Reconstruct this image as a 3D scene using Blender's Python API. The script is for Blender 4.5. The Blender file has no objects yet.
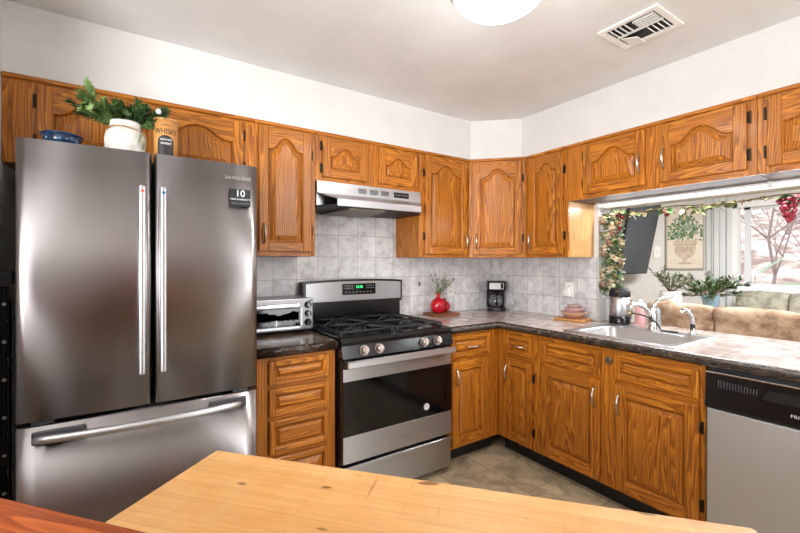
import bpy, bmesh, math, random
from mathutils import Vector, Matrix
S = bpy.context.scene
C = S.collection
PI = math.pi
R = math.radians
random.seed(7)

# ---------------------------------------------------------------- camera
cam = bpy.data.cameras.new('camera'); cam_o = bpy.data.objects.new('camera', cam); C.objects.link(cam_o)
cam_o.location = (-2.7777, -2.6218, 1.3359)
cam_o.rotation_euler = (R(90), 0, -R(33.394))
cam.sensor_width = 36; cam.lens = 401.34 / 800 * 36
cam.shift_y = (262.18 - 266.5) / 800
cam.clip_start = 0.02; cam.clip_end = 200
S.camera = cam_o

# ---------------------------------------------------------------- view, world, lights
S.view_settings.view_transform = 'Standard'; S.view_settings.look = 'None'
S.view_settings.exposure = -0.12; S.view_settings.gamma = 1.0; S.view_settings.use_curve_mapping = False
w = bpy.data.worlds.new('world'); S.world = w; w.use_nodes = True
bg = w.node_tree.nodes['Background']; bg.inputs[0].default_value = (0.86, 0.93, 1.0, 1); bg.inputs[1].default_value = 2.0

def area(name, loc, target, sx, sy, power, col=(1, 1, 1)):
    l = bpy.data.lights.new(name, 'AREA'); l.shape = 'RECTANGLE'; l.size = sx; l.size_y = sy; l.energy = power; l.color = col
    o = bpy.data.objects.new(name, l); C.objects.link(o); o.location = loc
    o.rotation_euler = (Vector(target) - Vector(loc)).to_track_quat('-Z', 'Y').to_euler()
    return o
area('dining_fill_light', (-5.3, -2.9, 1.5), (-1.5, -0.8, 1.0), 1.6, 1.5, 66, (0.96, 0.98, 1.0))  # added soft fill from the left, no window stands here
area('rear_streak_fill', (-.55, -5.2, 1.25), (-1.6, -0.5, 1.2), .7, 2.2, 46, (0.92, 0.96, 1.0))  # added rear fill, also puts a bluish streak on the fridge steel
area('overhead_fill_light', (-.75, -3.9, 2.4), (-1.2, -2.2, 0.4), 1.0, 1.0, 30, (1.0, 0.98, 0.96))  # added overhead fill behind the camera, not an actual fixture
area('ceiling_fill_light', (-4.6, -3.0, 1.4), (-3.6, -2.2, 2.44), 1.3, 1.3, 135, (.96, 0.98, 1.0))  # added upward fill that brightens the ceiling, no lamp stands there
area('living_fill_light', (1.9, -1.6, 2.4), (1.9, -1.2, 0.0), 1.4, 1.4, 165, (1.0, 0.98, 0.95))  # added fill to brighten the living room, no fixture modelled
sun = bpy.data.lights.new('sun', 'SUN'); sun.energy = 2.6; sun.angle = R(2); sun.color = (1, .96, .9)
sun_o = bpy.data.objects.new('sun', sun); C.objects.link(sun_o); sun_o.rotation_euler = (R(50), 0, R(100))

# ---------------------------------------------------------------- materials
def srgb(r, g, b):
    f = lambda c: (c / 12.92 if c <= 0.04045 else ((c + 0.055) / 1.055) ** 2.4)
    return (f(r / 255), f(g / 255), f(b / 255), 1)
class M:
    def __init__(s, name):
        s.m = bpy.data.materials.new(name); s.m.use_nodes = True; s.t = s.m.node_tree
        s.b = s.t.nodes['Principled BSDF']; s._co = None
    def n(s, typ, **kw):
        x = s.t.nodes.new(typ)
        for k, v in kw.items():
            if k in x.inputs: x.inputs[k].default_value = v
            else: setattr(x, k, v)
        return x
    def l(s, a, b): s.t.links.new(a, b)
    def set(s, **kw):
        for k, v in kw.items(): s.b.inputs[k.replace('_', ' ')].default_value = v
        return s
    def co(s, offset=False):
        tc = s.n('ShaderNodeTexCoord'); out = tc.outputs['Object']
        if offset:
            oi = s.n('ShaderNodeObjectInfo'); mu = s.n('ShaderNodeVectorMath', operation='MULTIPLY_ADD')
            cb = s.n('ShaderNodeCombineXYZ')
            for i in range(3): s.l(oi.outputs['Random'], cb.inputs[i])
            s.l(cb.outputs[0], mu.inputs[0]); mu.inputs[1].default_value = (13.1, 7.7, 5.3); s.l(out, mu.inputs[2]); out = mu.outputs[0]
        return out
    def mapping(s, vec, scale=(1, 1, 1), rot=(0, 0, 0), loc=(0, 0, 0)):
        mp = s.n('ShaderNodeMapping'); mp.inputs['Scale'].default_value = scale; mp.inputs['Rotation'].default_value = rot
        mp.inputs['Location'].default_value = loc; s.l(vec, mp.inputs[0]); return mp.outputs[0]
    def noise(s, vec, scale, detail=3, rough=.55, dist=0):
        x = s.n('ShaderNodeTexNoise'); x.inputs['Scale'].default_value = scale; x.inputs['Detail'].default_value = detail
        x.inputs['Roughness'].default_value = rough; x.inputs['Distortion'].default_value = dist; s.l(vec, x.inputs['Vector']); return x.outputs['Fac']
    def ramp(s, fac, stops):
        r = s.n('ShaderNodeValToRGB'); e = r.color_ramp.elements
        while len(e) < len(stops): e.new(.5)
        for i, (p, c) in enumerate(stops): e[i].position = p; e[i].color = c
        s.l(fac, r.inputs[0]); return r.outputs[0]
    def mix(s, fac, a, b, mode='MIX'):
        x = s.n('ShaderNodeMix', data_type='RGBA', blend_type=mode)
        for sock, v in ((x.inputs[0], fac), (x.inputs[6], a), (x.inputs[7], b)):
            if hasattr(v, 'is_output'): s.l(v, sock)
            else: sock.default_value = v
        return x.outputs[2]
    def col(s, o): s.l(o, s.b.inputs['Base Color']); return s
    def bump(s, h, strength=.2, dist=.002):
        x = s.n('ShaderNodeBump'); x.inputs['Strength'].default_value = strength; x.inputs['Distance'].default_value = dist
        s.l(h, x.inputs['Height']); s.l(x.outputs[0], s.b.inputs['Normal']); return s
    def rough(s, o): s.l(o, s.b.inputs['Roughness']); return s

def plain(name, c, rough=.5, metal=0, **kw):
    return M(name).set(Base_Color=c, Roughness=rough, Metallic=metal, **kw).m
def speckled(name, c1, c2, scale=40, rough=.5, metal=0, bump=0, stretch=(1, 1, 1), lo=.35, hi=.65):
    x = M(name).set(Roughness=rough, Metallic=metal); v = x.mapping(x.co(True), stretch)
    f = x.noise(v, scale, 4); x.col(x.ramp(f, [(lo, c1), (hi, c2)]))
    if bump: x.bump(f, bump)
    return x.m

def oak(name, axis, light, mid, dark, pore=.55, rough=.33):
    x = M(name).set(Roughness=rough + .06, Coat_Weight=.12, Coat_Roughness=.15, Specular_IOR_Level=.3)
    v = x.co(True)
    st = {'X': (.09, 1, 1), 'Y': (1, .09, 1), 'Z': (1, 1, .09)}[axis]
    a = x.mapping(v, st)
    n1 = x.noise(a, 7, 3, .5)
    add = x.n('ShaderNodeVectorMath', operation='MULTIPLY_ADD'); cb = x.n('ShaderNodeCombineXYZ')
    for i in range(3): x.l(n1, cb.inputs[i])
    x.l(cb.outputs[0], add.inputs[0]); add.inputs[1].default_value = (.22, .22, .22); x.l(a, add.inputs[2])
    wv = x.n('ShaderNodeTexWave', wave_type='RINGS', rings_direction=axis, wave_profile='SAW')
    wv.inputs['Scale'].default_value = 24; wv.inputs['Distortion'].default_value = 1.2; wv.inputs['Detail'].default_value = 2
    x.l(add.outputs[0], wv.inputs['Vector'])
    soft = tuple((a_ + b_) / 2 for a_, b_ in zip(mid, dark))
    base = x.ramp(wv.outputs['Fac'], [(0, light), (.5, mid), (.86, soft), (1, mid)])
    fs = {'X': (1.5, 90, 90), 'Y': (90, 1.5, 90), 'Z': (90, 90, 1.5)}[axis]
    pn = x.noise(x.mapping(v, fs), 2.2, 2, .6)
    pf = x.ramp(pn, [(.36, (pore, pore, pore, 1)), (.52, (1, 1, 1, 1))])
    c = x.mix(.75, base, pf, 'MULTIPLY')
    big = x.ramp(x.noise(x.mapping(v, st), 2.4, 2), [(.3, (.78, .78, .78, 1)), (.7, (1.12, 1.1, 1.05, 1))])
    c = x.mix(.8, c, big, 'MULTIPLY')
    x.col(c); x.bump(pn, .08, .001)
    return x.m
OL, OM, OD = srgb(208, 134, 44), srgb(180, 106, 30), srgb(92, 46, 12)
OAK = oak('oak_vertical', 'Z', OL, OM, OD); OAKH = oak('oak_horizontal', 'X', OL, OM, OD); OAKY = oak('oak_depth', 'Y', OL, OM, OD)
OAKS = oak('oak_side_panel', 'Z', srgb(214, 170, 116), srgb(204, 156, 102), srgb(180, 128, 78), .8)
BAR = oak('red_oak_bar', 'X', srgb(172, 88, 34), srgb(150, 68, 22), srgb(98, 38, 12), .55, .25)
BOARDW = oak('walnut_board', 'X', srgb(150, 92, 58), srgb(128, 76, 46), srgb(92, 52, 32), .7, .5)
BOARDL = oak('light_board', 'X', srgb(206, 150, 90), srgb(190, 130, 72), srgb(160, 104, 54), .8, .5)

def steel(name, c, rough, aniso=.8, rot=.25):
    x = M(name).set(Base_Color=c, Metallic=1.0, Roughness=rough, Anisotropic=aniso, Anisotropic_Rotation=rot)
    t = x.n('ShaderNodeTangent', direction_type='RADIAL', axis='Z'); x.l(t.outputs[0], x.b.inputs['Tangent'])
    return x.m
STEEL = steel('brushed_steel', srgb(178, 178, 180), .34)
FRIDGE = steel('fridge_steel', srgb(154, 149, 149), .30, .95)
STEELL = steel('pale_brushed_steel', srgb(205, 207, 210), .42, .6)
SINKS = plain('sink_steel', srgb(190, 190, 192), .32, 1)
CHROME = plain('chrome', srgb(225, 225, 225), .08, 1)
NICKEL = plain('satin_nickel', srgb(196, 188, 176), .28, 1)
BRONZE = plain('dark_hinge', srgb(48, 36, 26), .45, .6)
BLACK = plain('black_enamel', srgb(16, 17, 19), .18)
BLACKM = speckled('matte_black', srgb(14, 14, 15), srgb(24, 24, 26), 60, .55)
BLKGL = plain('black_glass', srgb(8, 8, 9), .05)
IRON = speckled('cast_iron', srgb(16, 16, 17), srgb(34, 34, 35), 120, .5, 0, .2)
DKGREY = plain('dark_grey_plastic', srgb(70, 70, 74), .4)
WHITEP = plain('white_plastic', srgb(238, 236, 230), .35)
WALL = speckled('wall_paint', srgb(214, 212, 209), srgb(219, 217, 214), 6, .7, 0, .02)
CEIL = speckled('ceiling_paint', srgb(222, 221, 219), srgb(228, 227, 225), 4, .8)
TAUPE = speckled('taupe_paint', srgb(168, 160, 156), srgb(178, 170, 166), 4, .75)
TRIMW = plain('white_trim', srgb(240, 240, 240), .4)
GREYW = plain('weathered_white', srgb(214, 218, 220), .5)
TOE = plain('black_toe_kick', srgb(16, 14, 13), .5)
CANVAS = speckled('canvas', srgb(212, 200, 184), srgb(228, 218, 204), 5, .8)
LETW = plain('white_lettering', srgb(225, 225, 225), .5)
LETG = plain('grey_lettering', srgb(110, 110, 112), .4)
LETB = plain('black_lettering', srgb(28, 24, 22), .5)
GREEN = speckled('leaf_green', srgb(40, 72, 36), srgb(96, 134, 76), 30, .5)
FIRL = speckled('young_fir_green', srgb(88, 120, 62), srgb(140, 166, 100), 14, .6)
FIR = speckled('fir_green', srgb(30, 58, 34), srgb(88, 122, 62), 14, .6)
SAGE = speckled('sage_leaf', srgb(92, 112, 92), srgb(176, 188, 160), 40, .6)
OLIVE = speckled('olive_leaf', srgb(104, 112, 70), srgb(170, 170, 122), 30, .6)
TWIG = plain('twig', srgb(110, 84, 58), .7)
CREAMF = speckled('cream_petal', srgb(206, 192, 150), srgb(238, 228, 200), 30, .6)
TANF = speckled('tan_petal', srgb(146, 104, 84), srgb(206, 174, 150), 30, .6)
GRAPE = speckled('grape_red', srgb(98, 14, 28), srgb(156, 36, 56), 30, .4)
REDG = speckled('red_glaze', srgb(150, 10, 24), srgb(190, 22, 38), 8, .12)
def glass(name, c, rough=.02, ior=1.45):
    return M(name).set(Base_Color=c, Roughness=rough, IOR=ior, Transmission_Weight=1.0).m
def tint(name, c, a, rough=.06): return M(name).set(Base_Color=c, Roughness=rough, Alpha=a, Coat_Weight=.6, Coat_Roughness=.03).m
GLASS = tint('clear_glass', srgb(225, 228, 230), .28); AMBER = tint('pink_amber_glass', srgb(206, 158, 128), .6)
PINKG = tint('pink_glass', srgb(206, 160, 158), .6); BLUEG = tint('blue_glass', srgb(150, 190, 214), .6)
PANE = M('window_pane'); PANE.set(Base_Color=(1, 1, 1, 1), Roughness=0, IOR=1.02, Transmission_Weight=1.0); PANE = PANE.m
def emit(name, c, s): return M(name).set(Base_Color=c, Emission_Color=c, Emission_Strength=s).m
LAMP = emit('lamp_glass', (1, .98, .95, 1), 2.4); TUBE = emit('lamp_tube', (.9, .95, 1, 1), 2.5)
DIGIT = emit('green_digits', srgb(60, 255, 140), 1.5)

def tile_mat(name, plane, size, c1, c2, c3, grout, gw, rough, loc=(0, 0, 0), nscale=9, size2=None, cloud=(.35, .65), bumpy=.3):
    x = M(name).set(Roughness=rough)
    v = x.co()
    sx = x.n('ShaderNodeSeparateXYZ'); x.l(v, sx.inputs[0]); cb = x.n('ShaderNodeCombineXYZ')
    x.l(sx.outputs['XYZ'.index(plane[0])], cb.inputs[0]); x.l(sx.outputs['XYZ'.index(plane[1])], cb.inputs[1])
    vv = x.mapping(cb.outputs[0], loc=loc)
    br = x.n('ShaderNodeTexBrick', offset=0.0, squash=1.0)
    br.inputs['Scale'].default_value = 1; br.inputs['Brick Width'].default_value = size; br.inputs['Row Height'].default_value = size2 or size
    br.inputs['Mortar Size'].default_value = gw; br.inputs['Mortar Smooth'].default_value = .2; br.inputs['Bias'].default_value = 0
    br.inputs['Color1'].default_value = (.88, .88, .88, 1); br.inputs['Color2'].default_value = (1.06, 1.06, 1.06, 1); br.inputs['Mortar'].default_value = (1, 1, 1, 1)
    x.l(vv, br.inputs['Vector'])
    n = x.noise(vv, nscale, 6, .62, .6)
    c = x.ramp(n, [(cloud[0], c1), ((cloud[0] + cloud[1]) / 2, c2), (cloud[1], c3)])
    c = x.mix(1.0, c, br.outputs['Color'], 'MULTIPLY')
    c = x.mix(br.outputs['Fac'], c, grout)
    x.col(c)
    inv = x.n('ShaderNodeMath', operation='MULTIPLY_ADD'); x.l(br.outputs['Fac'], inv.inputs[0]); inv.inputs[1].default_value = -1
    x.l(n, inv.inputs[2]); x.bump(inv.outputs[0], bumpy, .002)
    return x.m
SPL = dict(size=.153, c1=srgb(190, 188, 190), c2=srgb(214, 213, 214), c3=srgb(228, 227, 226), grout=srgb(168, 160, 150), gw=.0022, rough=.3, nscale=14)
SPLB = tile_mat('backsplash_tile_x', 'XZ', loc=(.047, -.914, 0), **SPL)
SPLR = tile_mat('backsplash_tile_y', 'YZ', loc=(.075, -.914, 0), **SPL)
FLOORM = tile_mat('slate_floor_tile', 'XY', .31, srgb(142, 128, 104), srgb(176, 160, 132), srgb(204, 184, 154), srgb(134, 122, 104), .003, .4, (.567, .775, 0), 7)
CTR = tile_mat('counter_stone_tile', 'XY', .305, srgb(136, 112, 102), srgb(190, 172, 164), srgb(218, 208, 204), srgb(150, 136, 128), .003, .16, (.03, .075, 0), 11, cloud=(.3, .68), bumpy=.12)
EDGE = M('counter_edge_stone').set(Roughness=.2)
_n = EDGE.noise(EDGE.mapping(EDGE.co(), (1, 1, 2)), 26, 6, .7, .8)
EDGE.col(EDGE.ramp(_n, [(.40, srgb(30, 24, 20)), (.58, srgb(66, 52, 42)), (.78, srgb(160, 138, 116))])).bump(_n, .4, .004); EDGE = EDGE.m
DKC = tile_mat('dark_counter_tile', 'XY', .305, srgb(52, 40, 32), srgb(96, 78, 64), srgb(150, 130, 110), srgb(80, 70, 60), .003, .16, (.1, .0, 0), 16, cloud=(.3, .68), bumpy=.1)

BB = M('butcher_block_maple').set(Roughness=.36, Coat_Weight=.2, Coat_Roughness=.25)
_v = BB.co(); _b = BB.n('ShaderNodeTexBrick', offset=.37, squash=1.0)
for k, v in (('Scale', 1), ('Brick Width', .46), ('Row Height', .042), ('Mortar Size', .0006), ('Mortar Smooth', .3), ('Bias', .1)): _b.inputs[k].default_value = v
_b.inputs['Color1'].default_value = srgb(214, 172, 118); _b.inputs['Color2'].default_value = srgb(204, 158, 100); _b.inputs['Mortar'].default_value = srgb(186, 138, 82)
BB.l(_v, _b.inputs['Vector'])
_g = BB.ramp(BB.noise(BB.mapping(_v, (3, 60, 1)), 2, 4), [(.3, (.86, .82, .76, 1)), (.7, (1.05, 1.05, 1.05, 1))])
_c = BB.mix(.8, _b.outputs['Color'], _g, 'MULTIPLY')
_w = BB.ramp(BB.noise(_v, 4.2, 6, .7), [(.36, (.95, .74, .48, 1)), (.6, (1, .99, .96, 1))])
_c = BB.mix(.8, _c, _w, 'MULTIPLY')
_s = BB.ramp(BB.noise(BB.mapping(_v, (11, 30, 1)), 1, 1), [(.27, (.3, .2, .12, 1)), (.305, (1, 1, 1, 1))])
_c = BB.mix(.9, _c, _s, 'MULTIPLY')
_s2 = BB.ramp(BB.noise(BB.mapping(_v, (60, 3, 1), (0, 0, .5)), 1.2, 1), [(.27, (.5, .36, .22, 1)), (.30, (1, 1, 1, 1))])
BB.col(BB.mix(.7, _c, _s2, 'MULTIPLY')); BB = BB.m

# ---------------------------------------------------------------- mesh helpers
def G(): return bmesh.new()
def box(bm, x0, x1, y0, y1, z0, z1, bev=0, mi=0, seg=2, mat=None):
    vs = [bm.verts.new((x, y, z)) for x in (x0, x1) for y in (y0, y1) for z in (z0, z1)]
    q = [(0, 1, 3, 2), (4, 6, 7, 5), (0, 4, 5, 1), (2, 3, 7, 6), (0, 2, 6, 4), (1, 5, 7, 3)]
    fs = [bm.faces.new([vs[i] for i in f]) for f in q]
    for f in fs: f.material_index = mi
    if mat is not None: bmesh.ops.transform(bm, matrix=mat, verts=vs)
    if bev:
        es = list({e for f in fs for e in f.edges})
        r = bmesh.ops.bevel(bm, geom=es, offset=bev, segments=seg, affect='EDGES', profile=.5)
        for f in r['faces']: f.material_index = mi
    return vs
def prism(bm, pts, a, b, axis='Z', mi=0):
    """pts 2d polygon extruded along axis from a to b"""
    def mk(p, t):
        return {'Z': (p[0], p[1], t), 'Y': (p[0], t, p[1]), 'X': (t, p[0], p[1])}[axis]
    lo = [bm.verts.new(mk(p, a)) for p in pts]; hi = [bm.verts.new(mk(p, b)) for p in pts]
    n = len(pts); fs = [bm.faces.new(lo), bm.faces.new(hi)]
    for i in range(n): fs.append(bm.faces.new((lo[i], lo[(i + 1) % n], hi[(i + 1) % n], hi[i])))
    for f in fs: f.material_index = mi
    return lo + hi
def lathe(bm, prof, c=(0, 0, 0), seg=28, mi=0, mat=None):
    rings = []; allv = []
    for r, z in prof:
        if r < 1e-5: rg = [bm.verts.new((c[0], c[1], c[2] + z))]
        else: rg = [bm.verts.new((c[0] + r * math.cos(2 * PI * k / seg), c[1] + r * math.sin(2 * PI * k / seg), c[2] + z)) for k in range(seg)]
        rings.append(rg); allv += rg
    for a, b in zip(rings, rings[1:]):
        for k in range(seg):
            k2 = (k + 1) % seg
            if len(a) == 1 and len(b) == 1: continue
            if len(a) == 1: f = bm.faces.new((a[0], b[k], b[k2]))
            elif len(b) == 1: f = bm.faces.new((a[k], a[k2], b[0]))
            else: f = bm.faces.new((a[k], a[k2], b[k2], b[k]))
            f.material_index = mi; f.smooth = True
    if mat is not None: bmesh.ops.transform(bm, matrix=mat, verts=allv)
    return allv
def cyl(bm, p, d, r, h, seg=20, mi=0, r2=None):
    m = Matrix.Translation(p) @ Vector(d).to_track_quat('Z', 'Y').to_matrix().to_4x4()
    r2 = r if r2 is None else r2
    vs = lathe(bm, [(0, 0), (r, 0), (r2, h), (0, h)], seg=seg, mi=mi, mat=m)
    for f in {f for v in vs for f in v.link_faces}:
        if abs(f.normal.dot(Vector(d))) > .9: f.smooth = False
    return vs
def tube(bm, pts, r, seg=8, mi=0, flat=1.0):
    pts = [Vector(p) for p in pts]; n = len(pts); rings = []
    up = None
    for i, p in enumerate(pts):
        t = (pts[min(i + 1, n - 1)] - pts[max(i - 1, 0)]).normalized()
        if up is None:
            up = Vector((0, 0, 1)) if abs(t.z) < .9 else Vector((1, 0, 0))
        a = (up - t * up.dot(t)); a = a.normalized() if a.length > 1e-6 else t.orthogonal().normalized(); up = a
        b = t.cross(a); rr = r[i] if isinstance(r, (list, tuple)) else r
        rings.append([bm.verts.new(p + (a * math.cos(2 * PI * k / seg) + b * flat * math.sin(2 * PI * k / seg)) * rr) for k in range(seg)])
    for a, b in zip(rings, rings[1:]):
        for k in range(seg):
            f = bm.faces.new((a[k], a[(k + 1) % seg], b[(k + 1) % seg], b[k])); f.smooth = True; f.material_index = mi
    for rg in (rings[0], rings[-1]):
        f = bm.faces.new(rg); f.material_index = mi
def arc(p0, p1, mid, n=10):
    p0, p1, mid = Vector(p0), Vector(p1), Vector(mid); c = mid * 2 - (p0 + p1) / 2
    return [p0 * (1 - t) ** 2 + c * 2 * t * (1 - t) + p1 * t * t for t in [i / n for i in range(n + 1)]]
def leaf(bm, p, d, L, W, droop=.2, mi=0, n=3):
    p = Vector(p); d = Vector(d).normalized(); s = d.cross(Vector((0, 0, 1)))
    s = s.normalized() if s.length > .05 else Vector((1, 0, 0)); up = s.cross(d)
    s = (s + up * random.uniform(-.7, .7)).normalized(); up = s.cross(d)
    prev = None; st = [bm.verts.new(p)]
    rows = []
    for i in range(1, n + 1):
        t = i / (n + 1); c = p + d * L * t - Vector((0, 0, 1)) * droop * L * t * t; wv = W * math.sin(PI * t ** .8) * .5
        rows.append((bm.verts.new(c - s * wv), bm.verts.new(c - up * wv * .25), bm.verts.new(c + s * wv)))
    tip = bm.verts.new(p + d * L - Vector((0, 0, 1)) * droop * L)
    fs = [bm.faces.new((st[0], rows[0][1], rows[0][0])), bm.faces.new((st[0], rows[0][2], rows[0][1]))]
    for a, b in zip(rows, rows[1:]):
        fs += [bm.faces.new((a[0], a[1], b[1], b[0])), bm.faces.new((a[1], a[2], b[2], b[1]))]
    fs += [bm.faces.new((rows[-1][0], rows[-1][1], tip)), bm.faces.new((rows[-1][1], rows[-1][2], tip))]
    for f in fs: f.smooth = True; f.material_index = mi
def ball(bm, c, r, mi=0, seg=10, sz=1.0):
    lathe(bm, [(r * math.sin(PI * i / 6), -r * sz * math.cos(PI * i / 6)) for i in range(7)], c, seg, mi)
def obj(name, bm, mats, parent=None, label=None):
    bmesh.ops.recalc_face_normals(bm, faces=bm.faces)
    me = bpy.data.meshes.new(name); bm.to_mesh(me); bm.free()
    for m in (mats if isinstance(mats, (list, tuple)) else [mats]): me.materials.append(m)
    o = bpy.data.objects.new(name, me); C.objects.link(o)
    if parent: o.parent = parent
    if label: o['label'] = label
    return o
def tag(o, label, cat, group=None):
    o['label'] = label; o['category'] = cat
    if group: o['group'] = group
    return o
def thing(name, label, cat, loc=(0, 0, 0), rz=0, group=None):
    o = bpy.data.objects.new(name, None); C.objects.link(o); o.empty_display_size = .05
    o.location = loc; o.rotation_euler = (0, 0, rz); return tag(o, label, cat, group)
def struct(name, bm, m, parent=None):
    o = obj(name, bm, m, parent)
    if not parent: o['kind'] = 'structure'
    return o
def text(name, s, size, mats, parent, loc, rot, ext=.0004, spacing=1.0, bend=None, sx=1.0):
    cu = bpy.data.curves.new(name, 'FONT'); cu.body = s; cu.size = size; cu.extrude = ext; cu.align_x = 'CENTER'; cu.align_y = 'CENTER'; cu.space_character = spacing
    t = bpy.data.objects.new(name, cu); me = bpy.data.meshes.new_from_object(t); bpy.data.objects.remove(t)
    me.materials.clear(); me.materials.append(mats)
    for v in me.vertices:
        v.co.x *= sx
        if bend:
            a = v.co.x / bend; v.co.z, v.co.x = (bend + v.co.z) * math.cos(a) - bend, (bend + v.co.z) * math.sin(a)
    o = bpy.data.objects.new(name, me); C.objects.link(o); o.parent = parent; o.location = loc; o.rotation_euler = rot
    return o
def bx1(name, dims, m, parent=None, bev=0, label=None):
    bm = G(); box(bm, *dims, bev=bev); return obj(name, bm, m, parent, label)

# ---------------------------------------------------------------- room shell
CZ = 2.438
bm = G(); box(bm, -5.5, 4.2, -6, 1.2, -.05, 0); struct('floor', bm, FLOORM)
bm = G(); box(bm, -5.5, 4.2, -6, 1.2, CZ, CZ + .05); struct('ceiling', bm, CEIL)
bm = G(); box(bm, -5.5, .0, 0, .1, 0, CZ); struct('wall_back', bm, WALL)
bm = G(); box(bm, -3.345, -3.245, -.9, 0, 0, CZ); struct('wall_left_stub', bm, WALL)
bm = G(); box(bm, 0, .14, -1.0, 1.1, 0, CZ); box(bm, 0, .14, -3.2, -1.0, 0, .872); box(bm, 0, .14, -3.2, -1.0, 1.720, CZ); box(bm, 0, .14, -6, -3.2, 0, CZ)
struct('wall_right', bm, WALL)
# dining end of the room, behind the camera
bm = G(); box(bm, -5.6, -5.5, -6, .1, 0, CZ); struct('wall_left', bm, WALL)
bm = G(); box(bm, -5.6, 4.2, -6.1, -6, 0, CZ); struct('wall_rear', bm, TAUPE)
# soffit over the wall cabinets, with the diagonal corner
bm = G(); prism(bm, [(-3.245, 0), (0, 0), (0, -3.2), (-.30, -3.2), (-.30, -.565), (-.585, -.30), (-3.245, -.30)], 2.136, CZ); struct('wall_soffit', bm, WALL)
# backsplash tile
bm = G(); box(bm, -2.29, -.008, -.008, 0, .914, 1.69); struct('trim_backsplash_back', bm, SPLB)
bm = G(); box(bm, -.008, 0, -.996, 0, .914, 1.372); struct('trim_backsplash_right', bm, SPLR)

# living room beyond the pass-through: 45 degree wall, window wall
bm = G(); prism(bm, [(3.771, -.331), (2.6, .84), (2.68, .95), (3.9, -.25)], 0, CZ); struct('wall_diagonal', bm, WALL)
bm = G(); box(bm, .14, 2.7, .84, .95, 0, CZ); struct('wall_living_back', bm, WALL)
WY0, WY1, WZ0, WZ1 = -.63, -2.6, .985, 2.11
bm = G(); box(bm, 3.77, 3.9, WY0, -.25, 0, CZ); box(bm, 3.77, 3.9, -6, WY1, 0, CZ); box(bm, 3.77, 3.9, WY1, WY0, 0, WZ0); box(bm, 3.77, 3.9, WY1, WY0, WZ1, CZ)
struct('wall_window_side', bm, WALL)
bm = G()
for a, b, d in ((-.345, -.40, .03), (-.41, -.425, .05), (-.435, -.50, .055), (-.505, -.56, .06), (-.57, -.63, .03)): box(bm, 3.77 - d, 3.77, b, a, 0, 2.2, .004)
struct('trim_casing', bm, GREYW)
win = bpy.data.objects.new('window_1', None); C.objects.link(win); win['kind'] = 'structure'; win.location = (3.77, -1.6, 1.0)
def rel(bm, o): bmesh.ops.translate(bm, verts=bm.verts, vec=-Vector(o)); return bm
O = (3.77, -1.6, 1.0)
bm = G(); box(bm, 3.74, 3.88, WY0 - .05, WY0, WZ0, WZ1); box(bm, 3.74, 3.88, WY1, WY1 + .05, WZ0, WZ1); box(bm, 3.74, 3.88, WY1, WY0, WZ1 - .07, WZ1); box(bm, 3.74, 3.88, WY1, WY0, WZ0, WZ0 + .04)
struct('window_frame', rel(bm, O), TRIMW, win)
bm = G(); box(bm, 3.79, 3.83, -.80, -.742, WZ0 + .04, WZ1 - .07); box(bm, 3.79, 3.83, WY1 + .05, -.74, WZ0 + .04, WZ0 + .075); box(bm, 3.79, 3.83, WY1 + .05, -.74, WZ1 - .10, WZ1 - .07)
struct('window_sash', rel(bm, O), GREYW, win)
bm = G(); box(bm, 3.84, 3.846, WY1 + .05, WY0 - .05, WZ0 + .04, WZ1 - .07); struct('window_glass', rel(bm, O), PANE, win)
bm = G(); box(bm, 3.70, 3.77, WY1 - .05, WY0 + .04, WZ0 - .03, WZ0, .005); struct('window_sill', rel(bm, O), TRIMW, win)

# ---------------------------------------------------------------- outdoors
HILL = speckled('leaf_litter', srgb(150, 122, 112), srgb(226, 208, 200), 1.8, .9, lo=.4, hi=.6)
BARK = plain('bark', srgb(170, 150, 146), .9)
bm = G()
prev = None
for i in range(16):
    x = 4.3 + i * 1.3; row = []
    for j in range(22):
        y = -14 + j * 1.2; z = -.3 + .36 * max(0, i - 1) + .12 * math.sin(i * 1.7 + j * 2.1); row.append(bm.verts.new((x, y, z)))
    if prev:
        for a in range(21): bm.faces.new((prev[a], prev[a + 1], row[a + 1], row[a])).smooth = True
    prev = row
struct('ground_hillside', bm, HILL)
def branch(bm, p, d, L, r, depth):
    p = Vector(p); d = Vector(d).normalized(); pts = [p]; n = 4
    for i in range(n):
        d = (d + Vector((random.uniform(-.25, .25), random.uniform(-.25, .25), random.uniform(-.1, .2)))).normalized(); pts.append(pts[-1] + d * L / n)
    tube(bm, pts, [r * (1 - .7 * i / n) for i in range(n + 1)], 5)
    if depth:
        for k in range(6 if depth > 1 else 4):
            q = pts[1 + k % n]
            nd = (d + Vector((random.uniform(-1, 1), random.uniform(-1, 1), random.uniform(-.3, .7)))).normalized()
            branch(bm, q, nd, L * .62, r * .5, depth - 1)
for i, (x, y, lab) in enumerate(((7.5, 1.5, 'bare winter tree outside the window, leaning at its left part'), (8.5, .2, 'thin bare tree behind the white post outside the window'),
                                 (7.0, -.9, 'bare branching tree at the far right of the window view'), (11, 3.0, 'distant bare tree up the hillside seen through the left pane'), (10.5, -.6, 'distant bare tree up the hillside toward the right edge'))):
    z = -.3 + .36 * max(0, (x - 4.3) / 1.3 - 1)
    t = thing('bare_tree', lab, 'tree', (x, y, z - .25), 0, 'bare trees outside the window')
    bm = G(); branch(bm, (0, 0, 0), (0, 0, 1), 3.2, .04, 3); obj('trunk', bm, BARK, t)
t = thing('white_post', 'white wooden post standing outside the window', 'post', (5.6, -.95, .0))
bm = G(); box(bm, -.03, .03, -.03, .03, -.25, 1.75, .004); obj('shaft', bm, TRIMW, t); bm = G(); box(bm, -.045, .045, -.045, .045, 1.75, 1.79, .005); obj('cap', bm, TRIMW, t)

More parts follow.
